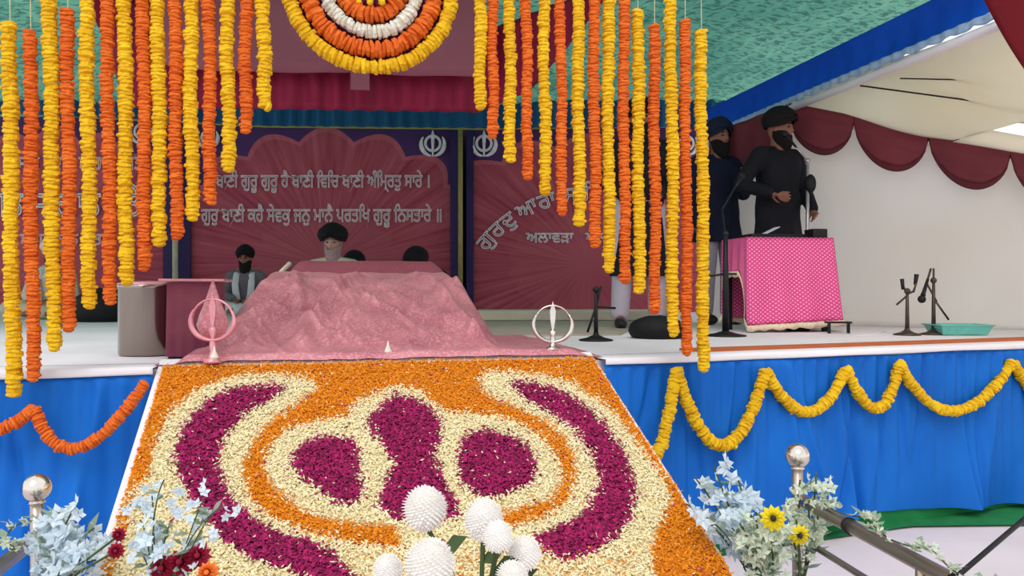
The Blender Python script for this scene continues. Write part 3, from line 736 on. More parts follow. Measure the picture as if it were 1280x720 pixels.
def khanda(px, py, Y, r, m, label, base_z):
    c = P(px, py, Y); R = r / 1000 * Y; root = empty('khanda_stand', (c.x, c.y, base_z), label, 'religious emblem')
    g = G(); g.tube([c + Vector((R * math.cos(a), 0, R * math.sin(a))) for a in [2 * PI * i / 40 for i in range(40)]], R * .06, 8, closed=True); g.build('ring', m, root, True)
    g = G()
    g.add([c + Vector((x * R, y * R, z * R)) for x, z in ((0, 1.25), (.16, .7), (.13, .2), (.05, -.3), (-.05, -.3), (-.13, .2), (-.16, .7)) for y in (-.05, .05)],
          [(0, 2, 3, 1), (2, 4, 5, 3), (4, 6, 7, 5), (6, 8, 9, 7), (8, 10, 11, 9), (10, 12, 13, 11), (12, 0, 1, 13), (0, 12, 10, 8, 6, 4, 2), (1, 3, 5, 7, 9, 11, 13)]); g.build('upright_blade', m, root)
    for s in (-1, 1):
        g = G(); pts = [c + Vector((s * R * 1.05 * math.sin(a), -.06 * R, -R * .95 * math.cos(a) - .02 * R)) for a in [-.12 + 2.3 * i / 16 for i in range(17)]]
        g.tube(pts, [R * (.05 + .08 * math.sin(PI * i / 16)) for i in range(17)], 8); g.build('curved_sword', m, root, True)
    g = G(); z0 = base_z; h = c.z - R * .3 - z0
    g.lathe((c.x, c.y, z0), [(R * .42, 0), (R * .42, h * .06), (R * .2, h * .14), (R * .12, h * .3), (R * .16, h * .5), (R * .1, h * .7), (R * .2, h * .9), (R * .1, h)], 18); g.build('pedestal', m, root, True)
    return root
khanda(691, 405, 3.45, 23, 'chrome', 'chrome khanda emblem on a pedestal at the right end of the pink cloth', ST + .045)
M['rosemetal'] = mat('rose_metal', (226, 160, 166), (206, 130, 142), rough=.35, metal=.5)
k2 = khanda(266, 400, 3.10, 26, 'rosemetal', 'rose-tinted khanda ring beside the steel drum at the left end', ST + .02)
for px, py, lb in ((268, 452, 'small white cone on the left front corner of the pink cloth'), (485, 447, 'small white cone at the middle front of the pink cloth')):
    Y = {268: 3.02, 485: 3.3}[px]; c = P(px, py, Y); g = G(); g.lathe((c.x, c.y, ST + .045), [(.017, 0), (.015, .006), (.006, .026), (.004, .036), (.001, .048)], 14); o = g.build('white_cone', 'whitefl', smooth=True); tag(o, lb, 'ornament')

# pink cloth table beside the drum
def cloth_box(name, m, label, c, w, d, h, rz, cat, hem=.02, seed=1):
    """a low stand under a hanging cloth, with soft vertical folds"""
    f = smoothnoise(seed); root = empty(name, c, label, cat, rz=rz)
    g = G(); n = 120
    per = []
    for i in range(n):
        t = i / n * 4; k = int(t); q = t - k
        x, y = [(-1 + 2 * q, -1), (1, -1 + 2 * q), (1 - 2 * q, 1), (-1, 1 - 2 * q)][k]; per.append((x * w / 2, y * d / 2))
    rows = 14; vs = []
    for j in range(rows):
        v = j / (rows - 1)
        for i, (x, y) in enumerate(per):
            a = math.atan2(y / d, x / w); o = 1 + (.05 * v) + .03 * v * math.sin(i * .9) + .03 * v * f(i * .1, 1)
            vs.append((x * o, y * o, h * (1 - v) + hem * v))
    fs = [(j * n + i, j * n + (i + 1) % n, (j + 1) * n + (i + 1) % n, (j + 1) * n + i) for j in range(rows - 1) for i in range(n)] + [tuple(range(n))]
    R = Matrix.Translation(c) @ Matrix.Rotation(rz, 4, 'Z')
    g.add([R @ Vector(v) for v in vs], fs); g.build('cloth', m, root, True)
    g = G()
    for sx in (-1, 1):
        for sy in (-1, 1): g.box(R @ Vector((sx * w * .42, sy * d * .42, h / 2 - .01)), (.025, .025, h - .02), rz)
    g.build('stand_frame', 'black', root)
    return root
M['darkpink'] = mat('dark_pink_cloth', (132, 66, 78), (104, 30, 66), rough=.6, scale=5)
c = P(246, 440, 3.62); c.z = ST; cloth_box('side_stand', 'darkpink', 'small stand under a dark pink cloth between steel drum and shrine', c, .21, .22, .335, math.radians(12), 'stand', .01, 4)
g = G(); q_ = P(246, 440, 3.62); g.box((q_.x, q_.y, ST + .344), (.27, .27, .012), math.radians(12)); o = g.build('pink_board', 'rosemetal'); bev(o, .003); tag(o, 'thin pink board on the small dark pink stand beside the steel drum', 'board')
g = G(); tq = P(266, 428, 3.17); th_ = P(272, 350, 3.17).z - tq.z
g.lathe(tq, [(.012, 0), (.045, th_ * .12), (.062, th_ * .28), (.05, th_ * .45), (.03, th_ * .65), (.014, th_ * .85), (.003, th_)], 26); o = g.build('cloth_cover', 'brocade', smooth=True); tag(o, 'drop-shaped pink cloth cover standing behind the rose-tinted khanda ring', 'cover')
# steel drum
c = P(187, 440, 3.72); root = empty('steel_drum', (c.x, c.y, ST), 'shiny stainless steel drum standing at the left of the pink shrine', 'drum')
g = G(); g.lathe((c.x, c.y, ST + .002), [(.128, 0), (.134, .006), (.134, .30), (.139, .306), (.139, .322), (.134, .326)], 72)
dc = Vector((c.x, c.y)); g.v = [(dc.x + (x - dc.x) * (1 + .010 * math.sin(5 * math.atan2(y - dc.y, x - dc.x)) + .005 * math.sin(13 * math.atan2(y - dc.y, x - dc.x))), dc.y + (y - dc.y) * (1 + .010 * math.sin(5 * math.atan2(y - dc.y, x - dc.x)) + .005 * math.sin(13 * math.atan2(y - dc.y, x - dc.x))), z) for x, y, z in g.v]
g.build('drum_body', 'steel', root, True)
g = G(); g.lathe((c.x, c.y, ST + .326), [(.137, 0), (.137, .006), (.09, .014), (.001, .018)], 40); g.build('lid', 'rosemetal', root, True)
# fly whisk handle leaning on the shrine
g = G(); g.tube([P(322, 366, 4.6), P(345, 346, 4.8), P(362, 330, 4.95)], [.014, .012, .016], 10); o = g.build('whisk_handle', 'cream', smooth=True); tag(o, 'cream whisk handle sticking up at the left shoulder of the shrine', 'whisk')

# ------------------------------------------------------------------ people
def skinmesh(verts, edges, radii, root=0, sub=2):
    me = bpy.data.meshes.new('sk'); me.from_pydata([tuple(v) for v in verts], edges, []); me.update()
    o = bpy.data.objects.new('sk', me); C.objects.link(o)
    o.modifiers.new('Skin', 'SKIN')
    if not me.skin_vertices: bpy.context.view_layer.objects.active = o
    sv = me.skin_vertices[0].data
    for i, r in enumerate(radii):
        sv[i].radius = r if isinstance(r, tuple) else (r, r); sv[i].use_root = (i == root)
    s = o.modifiers.new('Sub', 'SUBSURF'); s.levels = sub; s.render_levels = sub
    bpy.context.view_layer.update()
    m2 = bpy.data.meshes.new_from_object(o.evaluated_get(bpy.context.evaluated_depsgraph_get()))
    vs = [v.co.copy() for v in m2.vertices]; fs = [tuple(p.vertices) for p in m2.polygons]
    bpy.data.objects.remove(o); bpy.data.meshes.remove(me); bpy.data.meshes.remove(m2); return vs, fs
def fuse(parts, voxel=.009, smooth=2):
    g = G()
    for vs, fs in parts:
        bm = bmesh.new(); bv = [bm.verts.new(v) for v in vs]
        for f_ in fs:
            try: bm.faces.new([bv[i] for i in f_])
            except ValueError: pass
        bmesh.ops.recalc_face_normals(bm, faces=bm.faces)
        vol = bm.calc_volume(signed=True)
        if vol < 0: bmesh.ops.reverse_faces(bm, faces=bm.faces)
        bm.verts.index_update(); g.add([v.co for v in bm.verts], [tuple(v.index for v in f_.verts) for f_ in bm.faces]); bm.free()
    me = g.mesh('f'); o = bpy.data.objects.new('f', me); C.objects.link(o)
    md = o.modifiers.new('R', 'REMESH'); md.mode = 'VOXEL'; md.voxel_size = voxel; md.use_smooth_shade = True
    if smooth: s = o.modifiers.new('S', 'SMOOTH'); s.factor = .5; s.iterations = smooth
    bpy.context.view_layer.update()
    m2 = bpy.data.meshes.new_from_object(o.evaluated_get(bpy.context.evaluated_depsgraph_get()))
    bpy.data.objects.remove(o); bpy.data.meshes.remove(me); m2.materials.clear()
    return m2
def head_shape(Mt):
    vs = []; fs = []; n, m = 40, 30
    for i in range(m + 1):
        th = PI * i / m
        for j in range(n):
            a = 2 * PI * j / n; x, y, z = math.sin(th) * math.sin(a), -math.sin(th) * math.cos(a), math.cos(th)
            X, Y, Z = x * .076, y * .095, z * .118
            if z < 0: X *= 1 - .28 * (-z) ** 1.2; Y *= 1 - .12 * (-z)
            if y < 0:
                fr = -y
                Y -= .026 * math.exp(-((x) / .17) ** 2 - ((z + .13) / .16) ** 2) * fr          # nose tip
                Y -= .012 * math.exp(-((x) / .12) ** 2 - ((z - .08) / .22) ** 2) * fr          # nose bridge
                for s in (-1, 1): Y += .012 * math.exp(-((x - s * .42) / .2) ** 2 - ((z - .1) / .12) ** 2) * fr   # eye sockets
                Y -= .007 * math.exp(-(x / .6) ** 2 - ((z - .28) / .1) ** 2) * fr              # brow
                Y -= .008 * math.exp(-(x / .28) ** 2 - ((z + .45) / .09) ** 2) * fr            # lips
                Y -= .010 * math.exp(-(x / .3) ** 2 - ((z + .8) / .15) ** 2) * fr              # chin
            vs.append(Mt @ Vector((X, Y, Z)))
    for i in range(m):
        for j in range(n): fs.append((i * n + j, (i + 1) * n + j, (i + 1) * n + (j + 1) % n, i * n + (j + 1) % n))
    return vs, fs
def ear_shape(Mt, s):
    g = G(); g.ball(Mt @ Vector((s * .077, .005, -.005)), .03, 12, 8, (.35, .6, 1.0), Mt.to_3x3()); return [Vector(v) for v in g.v], g.f
def hand_parts(w, d, up, s=1):
    """hand skeleton from wrist w pointing along d with palm normal up"""
    d = d.normalized(); up = (up - d * up.dot(d)).normalized(); sd = d.cross(up) * s
    V = [w, w + d * .035, w + d * .07]; E = [(0, 1), (1, 2)]; R = [(.022, .017), (.030, .014), (.034, .012)]
    for k, (o, l) in enumerate(((-.03, .068), (-.010, .078), (.011, .072), (.031, .056))):
        b = len(V); c = w + d * .085 + sd * o; V += [c, c + d * l * .45 - up * .008 + sd * o * .15, c + d * l * .75 - up * .024 + sd * o * .2, c + d * l * .9 - up * .042]
        E += [(2, b), (b, b + 1), (b + 1, b + 2), (b + 2, b + 3)]; R += [.0095, .009, .0085, .007]
    b = len(V); c = w + d * .03 - sd * .03; V += [c, c + d * .03 - sd * .024 - up * .008, c + d * .058 - sd * .032 - up * .018]; E += [(1, b), (b, b + 1), (b + 1, b + 2)]; R += [.012, .010, .008]
    return skinmesh(V, E, R, 0, 1)
def turban_mesh(Mt, w=1.0, tall=1.0):
    vs = []; n, m = 56, 26
    for i in range(m + 1):
        th = (PI * .62) * i / m
        for j in range(n):
            a = 2 * PI * j / n; x, y, z = math.sin(th) * math.sin(a), -math.sin(th) * math.cos(a), math.cos(th)
            fr = max(0, -y)
            Z = z * .135 * tall + .055
            if z < 0: Z += .055 * fr * (1 - abs(x)) ** .8 * 1.0 + .015 * fr          # rises to a point above the forehead
            else: Z += .012 * fr * (1 - abs(x))
            lay = .0045 * abs(math.sin(11 * (z + .55 * abs(x)) + .4))
            bulge = 1 + .10 * math.sin(PI * min(1, max(0, (.9 - z) / 1.1)))
            X, Y = x * (.108 * w * bulge + lay), y * (.122 * w * bulge + lay) + .006
            if z < -.15: X *= 1 - .12 * (-z); Y *= 1 - .12 * (-z)
            vs.append(Mt @ Vector((X, Y, Z)))
    fs = [(i * n + j, (i + 1) * n + j, (i + 1) * n + (j + 1) % n, i * n + (j + 1) % n) for i in range(m) for j in range(n)]
    g = G(); g.add(vs, fs); return g
def beard_mesh(Mt, length=.12, w=1.0):
    """full beard: follows the jaw from ear to ear and runs down in front"""
    vs = []; n, m = 44, 20
    for i in range(m + 1):
        for j in range(n):
            a = 2 * PI * j / n; t0 = .545 + .075 * math.exp(-(math.sin(a) / .62) ** 4) * (math.cos(a) > 0); th = PI * (t0 + (1 - t0) * i / m); x, y, z = math.sin(th) * math.sin(a), -math.sin(th) * math.cos(a), math.cos(th); fr = max(0, -y + .25)
            k = 1.13 if y < .1 else 1.13 - .3 * min(1, (y - .1) * 2)
            X, Y, Z = x * .076 * k, y * .098 * k, z * .118 * k
            X *= 1 - .2 * (-z) ** 2
            if y < 0:
                mouth = math.exp(-(x / .3) ** 2 - ((z + .42) / .1) ** 2); Y += .008 * mouth; Y -= .01 * (-z)
            dn = sm(.25, 1.0, -z) * sm(-.35, .25, -y + .1); Z -= length * dn; Y -= .035 * dn; X *= 1 + .12 * math.sin(PI * dn)
            r_ = 1 + .03 * math.sin(a * 11 + i)
            if i == 0: X *= .9; Y *= .9
            vs.append(Mt @ Vector((X * r_, Y, Z)))
    fs = [(i * n + j, (i + 1) * n + j, (i + 1) * n + (j + 1) % n, i * n + (j + 1) % n) for i in range(m) for j in range(n)] + [tuple(range(n))]
    g = G(); g.add(vs, fs); return g
def capsule(a, b, r0, r1, n=16):
    """tapered limb with round ends"""
    d = (b - a); L = d.length; d = d / L if L > 1e-6 else Vector((0, 0, 1)); g = G()
    pts = []; rr = []
    for i in range(5): t = PI / 2 * (1 - i / 4); pts.append(a - d * r0 * math.sin(t)); rr.append(max(.002, r0 * math.cos(t)))
    for i in range(1, 4): pts.append(a.lerp(b, i / 4)); rr.append(r0 + (r1 - r0) * i / 4)
    for i in range(5): t = PI / 2 * i / 4; pts.append(b + d * r1 * math.sin(t)); rr.append(max(.002, r1 * math.cos(t)))
    g.tube(pts, rr, n); return [Vector(v) for v in g.v], g.f
def torso(J, add, low=.10, top=True):
    """elliptical rings from the seat up to the neck"""
    p, b, c, k = J['pelvis'], J['belly'], J['chest'], J['neck']; sh = J['shL'].lerp(J['shR'], .5)
    rows = [(p + Vector((0, 0, -low)), .12, .09), (p + Vector((0, 0, -low * .5)), .155, .115), (p, .165, .12), (b, .148, .11), (b.lerp(c, .5), .155, .115), (c, .172, .12), (c.lerp(sh, .55), .178, .112), (sh, .155, .09), (sh.lerp(k, .45), .095, .07)]
    if top: rows += [(k, .056, .058), (J['skull'], .052, .056)]
    n = 32; vs = []
    for q, x, y in rows:
        for j in range(n):
            t = 2 * PI * j / n; ct, st_ = math.cos(t), math.sin(t); e = .82
            vs.append(q + Vector(((x + add) * math.copysign(abs(ct) ** e, ct), (y + add) * math.copysign(abs(st_) ** e, st_), 0)))
    m = len(rows); fs = [(i * n + j, i * n + (j + 1) % n, (i + 1) * n + (j + 1) % n, (i + 1) * n + j) for i in range(m - 1) for j in range(n)] + [tuple(range(n))[::-1], tuple(range((m - 1) * n, m * n))]
    return vs, fs
def person(label, loc, rz, pose, skin='skin', top='blackcloth', bottom='blackcloth', turban='turban', beard=None, beard_len=.1, head_rot=(0, 0, 0), skirt_to=None, scarf=None, hands=True, shoe=None, tw=1.0, group=None, scale=1.0):
    T = Matrix.Translation(loc) @ Matrix.Rotation(rz, 4, 'Z') @ Matrix.Scale(scale, 4)
    root = empty('person', loc, label, 'person', group, rz=rz)
    J = {k: Vector(v) for k, v in pose.items()}
    hm = Matrix.Translation(J['head']) @ Euler([math.radians(a) for a in head_rot]).to_matrix().to_4x4()
    def arms(add, cuff=0.0):
        out = []
        for q in 'LR':
            S_, E_, W_ = J['sh' + q], J['el' + q], J['wr' + q]; W2_ = E_.lerp(W_, 1 - cuff)
            out += [capsule(J['neck'].lerp(J['chest'], .35), S_, .05 + add * .7, .052 + add), capsule(S_, E_, .052 + add, .040 + add), capsule(E_, W2_, .040 + add, .027 + add * 1.1)]
        return out
    def legs(add, upto=1.0):
        out = []
        for q in 'LR':
            H_, K_, A_ = J['hip' + q], J['kn' + q], J['an' + q]
            out += [capsule(H_, K_, .082 + add, .055 + add), capsule(K_, K_.lerp(A_, upto), .053 + add, .038 + add * 1.3)]
        return out
    parts = [torso(J, 0), head_shape(hm), ear_shape(hm, -1), ear_shape(hm, 1)] + arms(0) + legs(0) + [capsule(J['an' + q], J['toe' + q], .036, .03) for q in 'LR']
    if hands:
        for s, (w, e) in ((1, ('wrL', 'elL')), (-1, ('wrR', 'elR'))):
            d = J.get('hd' + w[-1], J[w] - J[e]); parts.append(hand_parts(J[w], d, Vector((0, .2, 1)) if 'sit' in pose else Vector((s * 1.0, .2, 0)), s))
    me = fuse(parts, .0075, 2); me.transform(T); bd = link('body', me, skin, root, True)
    # face details
    for s in (-1, 1):
        g = G(); g.ball(T @ hm @ Vector((s * .031, -.082, .014)), .011, 10, 6, (1.2, .6, .6)); g.build('eye', 'eye', bd, True)
        g = G(); g.tube([T @ hm @ Vector((s * x, -.092 + abs(x - .03) * .35, .034 + z)) for x, z in ((.012, 0), (.03, .006), (.05, 0))], .0045, 6); g.build('eyebrow', 'beard' if beard != 'greybeard' else 'greybeard', bd)
    # jacket or kurta
    cl = [torso(J, .022, .12, False)] + arms(.020, .06)
    if skirt_to is not None:
        g = G(); p = J['pelvis']; rows = [(.14, .10, p.z + .12), (.185, .142, p.z), (.20, .155, (p.z + skirt_to) / 2), (.225, .175, skirt_to)]
        n = 32; vs = []
        for a_, b_, z in rows:
            for j in range(n):
                t = 2 * PI * j / n; f = 1 + (.04 * math.sin(t * 7) if z < p.z else 0); vs.append(Vector((p.x + a_ * f * math.cos(t), p.y + b_ * f * math.sin(t), z)))
        fs = [(i * n + j, i * n + (j + 1) % n, (i + 1) * n + (j + 1) % n, (i + 1) * n + j) for i in range(3) for j in range(n)] + [tuple(range(n))[::-1], tuple(range(3 * n, 4 * n))]
        cl.append((vs, fs))
    me = fuse(cl, .010, 3); me.transform(T); kt = link('kurta' if skirt_to is not None or 'sit' in pose else 'jacket', me, top, root, True)
    g = G(); ck = J['neck'].lerp(J['chest'], .28); n = 24; rg = []
    for rr_, zz in ((.070, -.02), (.068, .012), (.060, .03), (.054, .028), (.054, -.01)):
        rg += [T @ (ck + Vector((rr_ * math.cos(2 * PI * j / n), rr_ * math.sin(2 * PI * j / n), zz))) for j in range(n)]
    g.add(rg, [(i * n + j, i * n + (j + 1) % n, (i + 1) * n + (j + 1) % n, (i + 1) * n + j) for i in range(4) for j in range(n)]); g.build('collar', top, kt, True)
    # trousers
    me = fuse([torso(J, .012, .12, False)][:0] + legs(.026 if shoe else .03, .93) + [capsule(J['hipL'], J['hipR'], .10, .10)], .010, 2); me.transform(T); link('trousers', me, bottom, root, True)
    if shoe:
        for s in 'LR':
            a, t = J['an' + s], J['toe' + s]; g = G(); c = a.lerp(t, .55); ang = math.atan2(t.x - a.x, -(t.y - a.y))
            g.ball(T @ Vector((c.x, c.y, .045)), 1, 18, 10, (.048, .135, .046), (T.to_3x3() @ Matrix.Rotation(ang, 3, 'Z'))); g.build('shoe', shoe, root, True)
    tm = turban_mesh(T @ hm, tw); o = tm.build('turban', turban, root, True)
    if beard: beard_mesh(T @ hm, beard_len).build('beard', beard, root, True)
    if scarf:
        for s in (-1, 1):
            g = G(); ch, nk = J['chest'], J['neck']
            path = [nk + Vector((s * .03, .075, -.01)), nk + Vector((s * .085, .02, -.005)), nk + Vector((s * .095, -.085, -.07)), ch + Vector((s * .10, -.16, -.06)), J['belly'] + Vector((s * .09, -.155, -.02)), J['pelvis'] + Vector((s * .08, -.19, .07))]
            P2 = []
            for i in range(len(path) - 1):
                for q in range(5): P2.append(path[i].lerp(path[i + 1], q / 5))
            P2.append(path[-1])
            vs = []
            for i, p in enumerate(P2):
                w = .028 + .02 * i / len(P2); f = .006 * math.sin(i)
                vs += [T @ (p + Vector((-w, f, 0))), T @ (p + Vector((-w * .3, -.012, 0))), T @ (p + Vector((w * .3, -.004 + f, 0))), T @ (p + Vector((w, -.01, 0)))]
            g.add(vs, [(i * 4 + j, i * 4 + j + 1, i * 4 + j + 5, i * 4 + j + 4) for i in range(len(P2) - 1) for j in range(3)])
            o = g.build('scarf', scarf, root, True); thick(o, .012, 0)
    return root
SIT = dict(pelvis=(0, .02, .13), belly=(0, .01, .29), chest=(0, 0, .46), neck=(0, -.005, .60), skull=(0, -.01, .68), head=(0, -.02, .735),
    shL=(.18, 0, .51), elL=(.25, -.06, .26), wrL=(.11, -.27, .22), shR=(-.18, 0, .51), elR=(-.25, -.06, .26), wrR=(-.11, -.27, .22),
    hipL=(.10, -.02, .12), knL=(.36, -.24, .12), anL=(-.04, -.38, .075), toeL=(-.14, -.36, .06), hipR=(-.10, -.02, .12), knR=(-.36, -.24, .12), anR=(.04, -.33, .085), toeR=(.13, -.40, .06), sit=(0, 0, 0))
STAND = dict(pelvis=(0, 0, .95), belly=(0, 0, 1.10), chest=(0, 0, 1.28), neck=(0, -.005, 1.45), skull=(0, -.01, 1.53), head=(0, -.02, 1.585),
    shL=(.185, 0, 1.37), elL=(.23, .03, 1.09), wrL=(.22, -.04, .84), shR=(-.185, 0, 1.37), elR=(-.23, .03, 1.09), wrR=(-.22, -.04, .84),
    hipL=(.095, 0, .92), knL=(.11, -.01, .5), anL=(.115, .02, .09), toeL=(.13, -.14, .045), hipR=(-.095, 0, .92), knR=(-.11, -.01, .5), anR=(-.115, .02, .09), toeR=(-.13, -.14, .045))
def at(px, Y): return Vector(((px - 640) / 1000 * Y, Y, ST))
person('seated person with long black beard and white scarf left of the shrine', at(307, 9.2), .15, SIT, 'skin', 'greycloth', 'whitecloth', 'turban', 'beard', .13, (8, 0, -8), scarf='whitecloth', tw=1.02, scale=.88)
person('grey-bearded person in black turban seated behind the middle of the shrine', at(417, 7.5), -.02, SIT, 'skinp', 'cream', 'whitecloth', 'turban', 'greybeard', .11, (12, 0, 0), tw=1.2)
bow = dict(SIT); bow.update(chest=(0, -.08, .38), neck=(0, -.19, .47), skull=(0, -.24, .50), head=(0, -.29, .53), shL=(.17, -.10, .42), shR=(-.17, -.10, .42))
person('person with bowed head in dark turban just right of the grey-bearded one', at(450, 8.7), .0, bow, 'skin', 'greycloth', 'whitecloth', 'turban', 'beard', .06, (35, 0, 0), tw=1.0)
person('person in tilted dark turban peering over the right shoulder of the shrine', at(536, 7.95), -.3, bow, 'skin', 'blackcloth', 'whitecloth', 'turban', 'beard', .06, (22, 6, -20), tw=1.0)
person('person in cream robe seated cross-legged behind the leftmost marigold garlands', at(66, 8.2), .1, SIT, 'skin', 'cream', 'cream', 'whitecloth', 'beard', .08, (25, 0, 0), scarf='whitecloth', tw=.95, scale=.9)
# standing people
st2 = dict(STAND); st2.update(hipR=(-.11, 0, .92), knR=(-.13, -.01, .5), anR=(-.145, .02, .09), toeR=(-.16, -.13, .045), knL=(.13, -.01, .5), anL=(.145, .02, .09), toeL=(.16, -.13, .045), elL=(.25, -.02, 1.1), wrL=(.12, -.2, 1.0), elR=(-.25, -.02, 1.1), wrR=(-.12, -.2, 1.0))
person('person in long black kurta and pale pyjamas standing behind the right-hand garlands', at(799, 6.1), .05, st2, 'skin', 'blackcloth', 'palegrey', 'turban', 'beard', .08, (0, 0, 0), skirt_to=.40, shoe='shoe')
sp = dict(STAND); sp.update(elR=(-.34, .05, 1.13), wrR=(-.22, -.15, 1.05), elL=(.25, -.04, 1.10), wrL=(.15, -.22, .93))
person('speaker in black turban and dark suit standing at the pink table', at(972, 6.45), .45, sp, 'skin', 'blackcloth', 'blackcloth', 'turban', 'beard', .05, (4, 0, 30), skirt_to=.62, shoe='shoe', tw=1.06)
s3 = dict(STAND); s3.update(elL=(.22, -.05, 1.12), wrL=(.1, -.26, 1.22))
person('person in dark blue turban and pale trousers standing left of the speaker', at(897, 6.85) , .3, s3, 'skin', 'darkblue', 'palegrey', 'darkblue', 'beard', .05, (0, 0, 10), shoe='shoe', skirt_to=.70)

# ------------------------------------------------------------------ table and things near the speaker
tc = Vector((1.92, 5.82, ST)); TR = math.radians(9)
troot = empty('speaker_table', tc, 'small black-legged table hidden under the pink spotted cloth', 'table', rz=TR)
TM = Matrix.Translation(tc) @ Matrix.Rotation(TR, 4, 'Z')
g = G(); g.box(TM @ Vector((0, 0, .645)), (.62, .40, .025), TR); o = g.build('tabletop', 'black', troot)
for sx in (-1, 1):
    for sy in (-1, 1):
        g = G(); g.box(TM @ Vector((sx * .28, sy * .17, .3165)), (.03, .03, .633), TR); g.build('leg', 'black', troot)
# pink cloth over it
f = smoothnoise(77); g = G(); n = 160; rows = 22; vs = []; uv = []
per = []
for i in range(n):
    t = i / n * 4; k = int(t); q = t - k
    x, y = [(-1 + 2 * q, -1), (1, -1 + 2 * q), (1 - 2 * q, 1), (-1, 1 - 2 * q)][k]; per.append((x * .325, y * .215, k, q))
hemz = lambda k, q: [.055 + .02 * q, .10, .12, .36 + .0 * q][k]
for j in range(rows):
    v = j / (rows - 1)
    for i, (x, y, k, q) in enumerate(per):
        hz = [.05 + .035 * q, .085, .09, .40][k]
        if k == 3: hz = .09 + (.34) * sm(0, .25, q) * (1 - sm(.8, 1, q))
        o_ = .012 * v * math.sin(i * .55) + .012 * v * f(i * .08, v)
        fl = .04 * v * (x / .325 + 1)
        nx, ny = (0, -1) if k == 0 else (1, 0) if k == 1 else (0, 1) if k == 2 else (-1, 0)
        vs.append(TM @ Vector((x + nx * o_ + fl - .01 * v, y + ny * (o_ + .03 * v), .664 - (.664 - hz) * v))); uv.append((i / n * 2.1, v * .6))
fs = [(j * n + i, j * n + (i + 1) % n, (j + 1) * n + (i + 1) % n, (j + 1) * n + i) for j in range(rows - 1) for i in range(n)] + [tuple(range(n))]
g.add(vs, fs); me = g.mesh('tablecloth'); ul = me.uv_layers.new(name='UV')
for lp in me.loops:
    a, b = uv[lp.vertex_index]; ul.data[lp.index].uv = (a, b)
croot = empty('tablecloth', tc + Vector((0, 0, .664)), 'bright pink spotted brocade cloth with cream lace hem over the speaker table', 'tablecloth')
o = link('cloth', me, 'dots', croot, True); thick(o, .003, 1)
g = G(); base = (rows - 1) * n
def hemrow(i, dz):
    v = Vector(vs[base + i]); x = v - tc; v2 = v + Vector((x.x, x.y, 0)).normalized() * (.006 + .008 * math.sin(i * .8)); v2.z -= dz; return v2
hv = [hemrow(i, 0) for i in range(n)] + [hemrow(i, .04 + .006 * math.sin(i * 1.1)) for i in range(n)]
g.add(hv, [(i, (i + 1) % n, n + (i + 1) % n, n + i) for i in range(n)]); M['lacecream'] = mat('cream_lace', (236, 218, 192), (210, 186, 156), rough=.8, scale=60); o = g.build('lace_hem', 'lacecream', croot, True); thick(o, .003)
# on the table: a dark music stand/book, black case, white paper
g = G(); g.box(TM @ Vector((.02, .02, .683)), (.50, .22, .03), TR); o = g.build('black_folder', 'black'); bev(o, .004); tag(o, 'flat black folder lying on the pink table in front of the speaker', 'folder')
g = G(); g.box(TM @ Vector((.255, -.1, .70)), (.11, .13, .065), TR); o = g.build('black_box', 'black'); bev(o, .006); tag(o, 'small black box on the right end of the pink table', 'box')
g = G(); g.box(TM @ Vector((-.06, -.02, .722)), (.13, .09, .004), TR, M3=Matrix.Rotation(TR, 3, 'Z') @ Matrix.Rotation(-.45, 3, 'Y')); o = g.build('paper_sheet', 'white'); tag(o, 'white sheet of paper propped on the black folder', 'paper')
# microphones
def mic_head(g, a, d):
    d = d.normalized(); g.tube([a, a + d * .10, a + d * .115], [.009, .013, .018], 10); g.ball(a + d * .14, .026, 12, 8)
def mic_stand(label, base, h, arm, name='microphone_stand', m='black', br=.085, poles=None, r=.011):
    root = empty(name, base, label, 'microphone stand')
    g = G(); g.lathe(base, [(br, 0), (br, .008), (br * .55, .018), (.018, .034), (.014, .05)], 24); g.build('base', m, root, True)
    g = G(); g.tube([base + Vector((0, 0, .03)), base + Vector((0, 0, h * .5)), base + Vector((0, 0, h))], [r * 1.25, r * 1.1, r * .8], 10)
    g.build('pole', m, root, True)
    g = G(); g.ball(base + Vector((0, 0, h)), .02, 10, 8); g.build('clutch', m, root, True)
    for p, q, mic in arm:
        p, q = base + Vector(p), base + Vector(q); g = G(); g.tube([p, q], .007, 8); ar = g.build('boom_arm', m, root, True)
        if mic:
            g = G(); mic_head(g, q, q - p); g.build('microphone', 'black', ar, True)
    return root
M['greystand'] = mat('grey_stand', (92, 78, 70), (70, 58, 54), rough=.4, metal=.6)
b1 = P(1134, 419, 5.25); b1.z = ST
mic_stand('short microphone stand with two upright microphones, left of the pair by the white wall', b1, .29, [((0, 0, .27), (-.03, 0, .33), 0), ((.0, 0, .27), (.045, 0, .29), 0), ((.04, 0, .28), (.055, -.01, .345), 0), ((0, 0, .26), (-.07, 0, .2), 0)], m='greystand')
par = [x for x in C.objects if x.name.startswith('microphone_stand') and x.type == 'EMPTY'][-1]
for p_, q_, r_ in (((-.028, 0, .30), (-.034, 0, .37), .013), ((.052, 0, .33), (.062, 0, .40), .015)):
    g = G(); g.tube([b1 + Vector(p_), b1 + Vector(q_)], [.010, r_], 10); g.build('microphone', 'black', par, True)
b2 = P(1167, 419, 5.3); b2.z = ST
mic_stand('microphone stand with a drooping boom microphone beside the teal basin', b2, .36, [((.10, 0, .10), (.0, 0, .24), 0), ((.02, 0, .22), (-.05, 0, .35), 0), ((-.02, 0, .43), (-.038, 0, .37), 1), ((0, 0, .34), (.0, 0, .44), 0), ((-.05, 0, .33), (-.018, 0, .44), 0)], m='greystand')
b3 = P(745, 430, 4.7); b3.z = ST
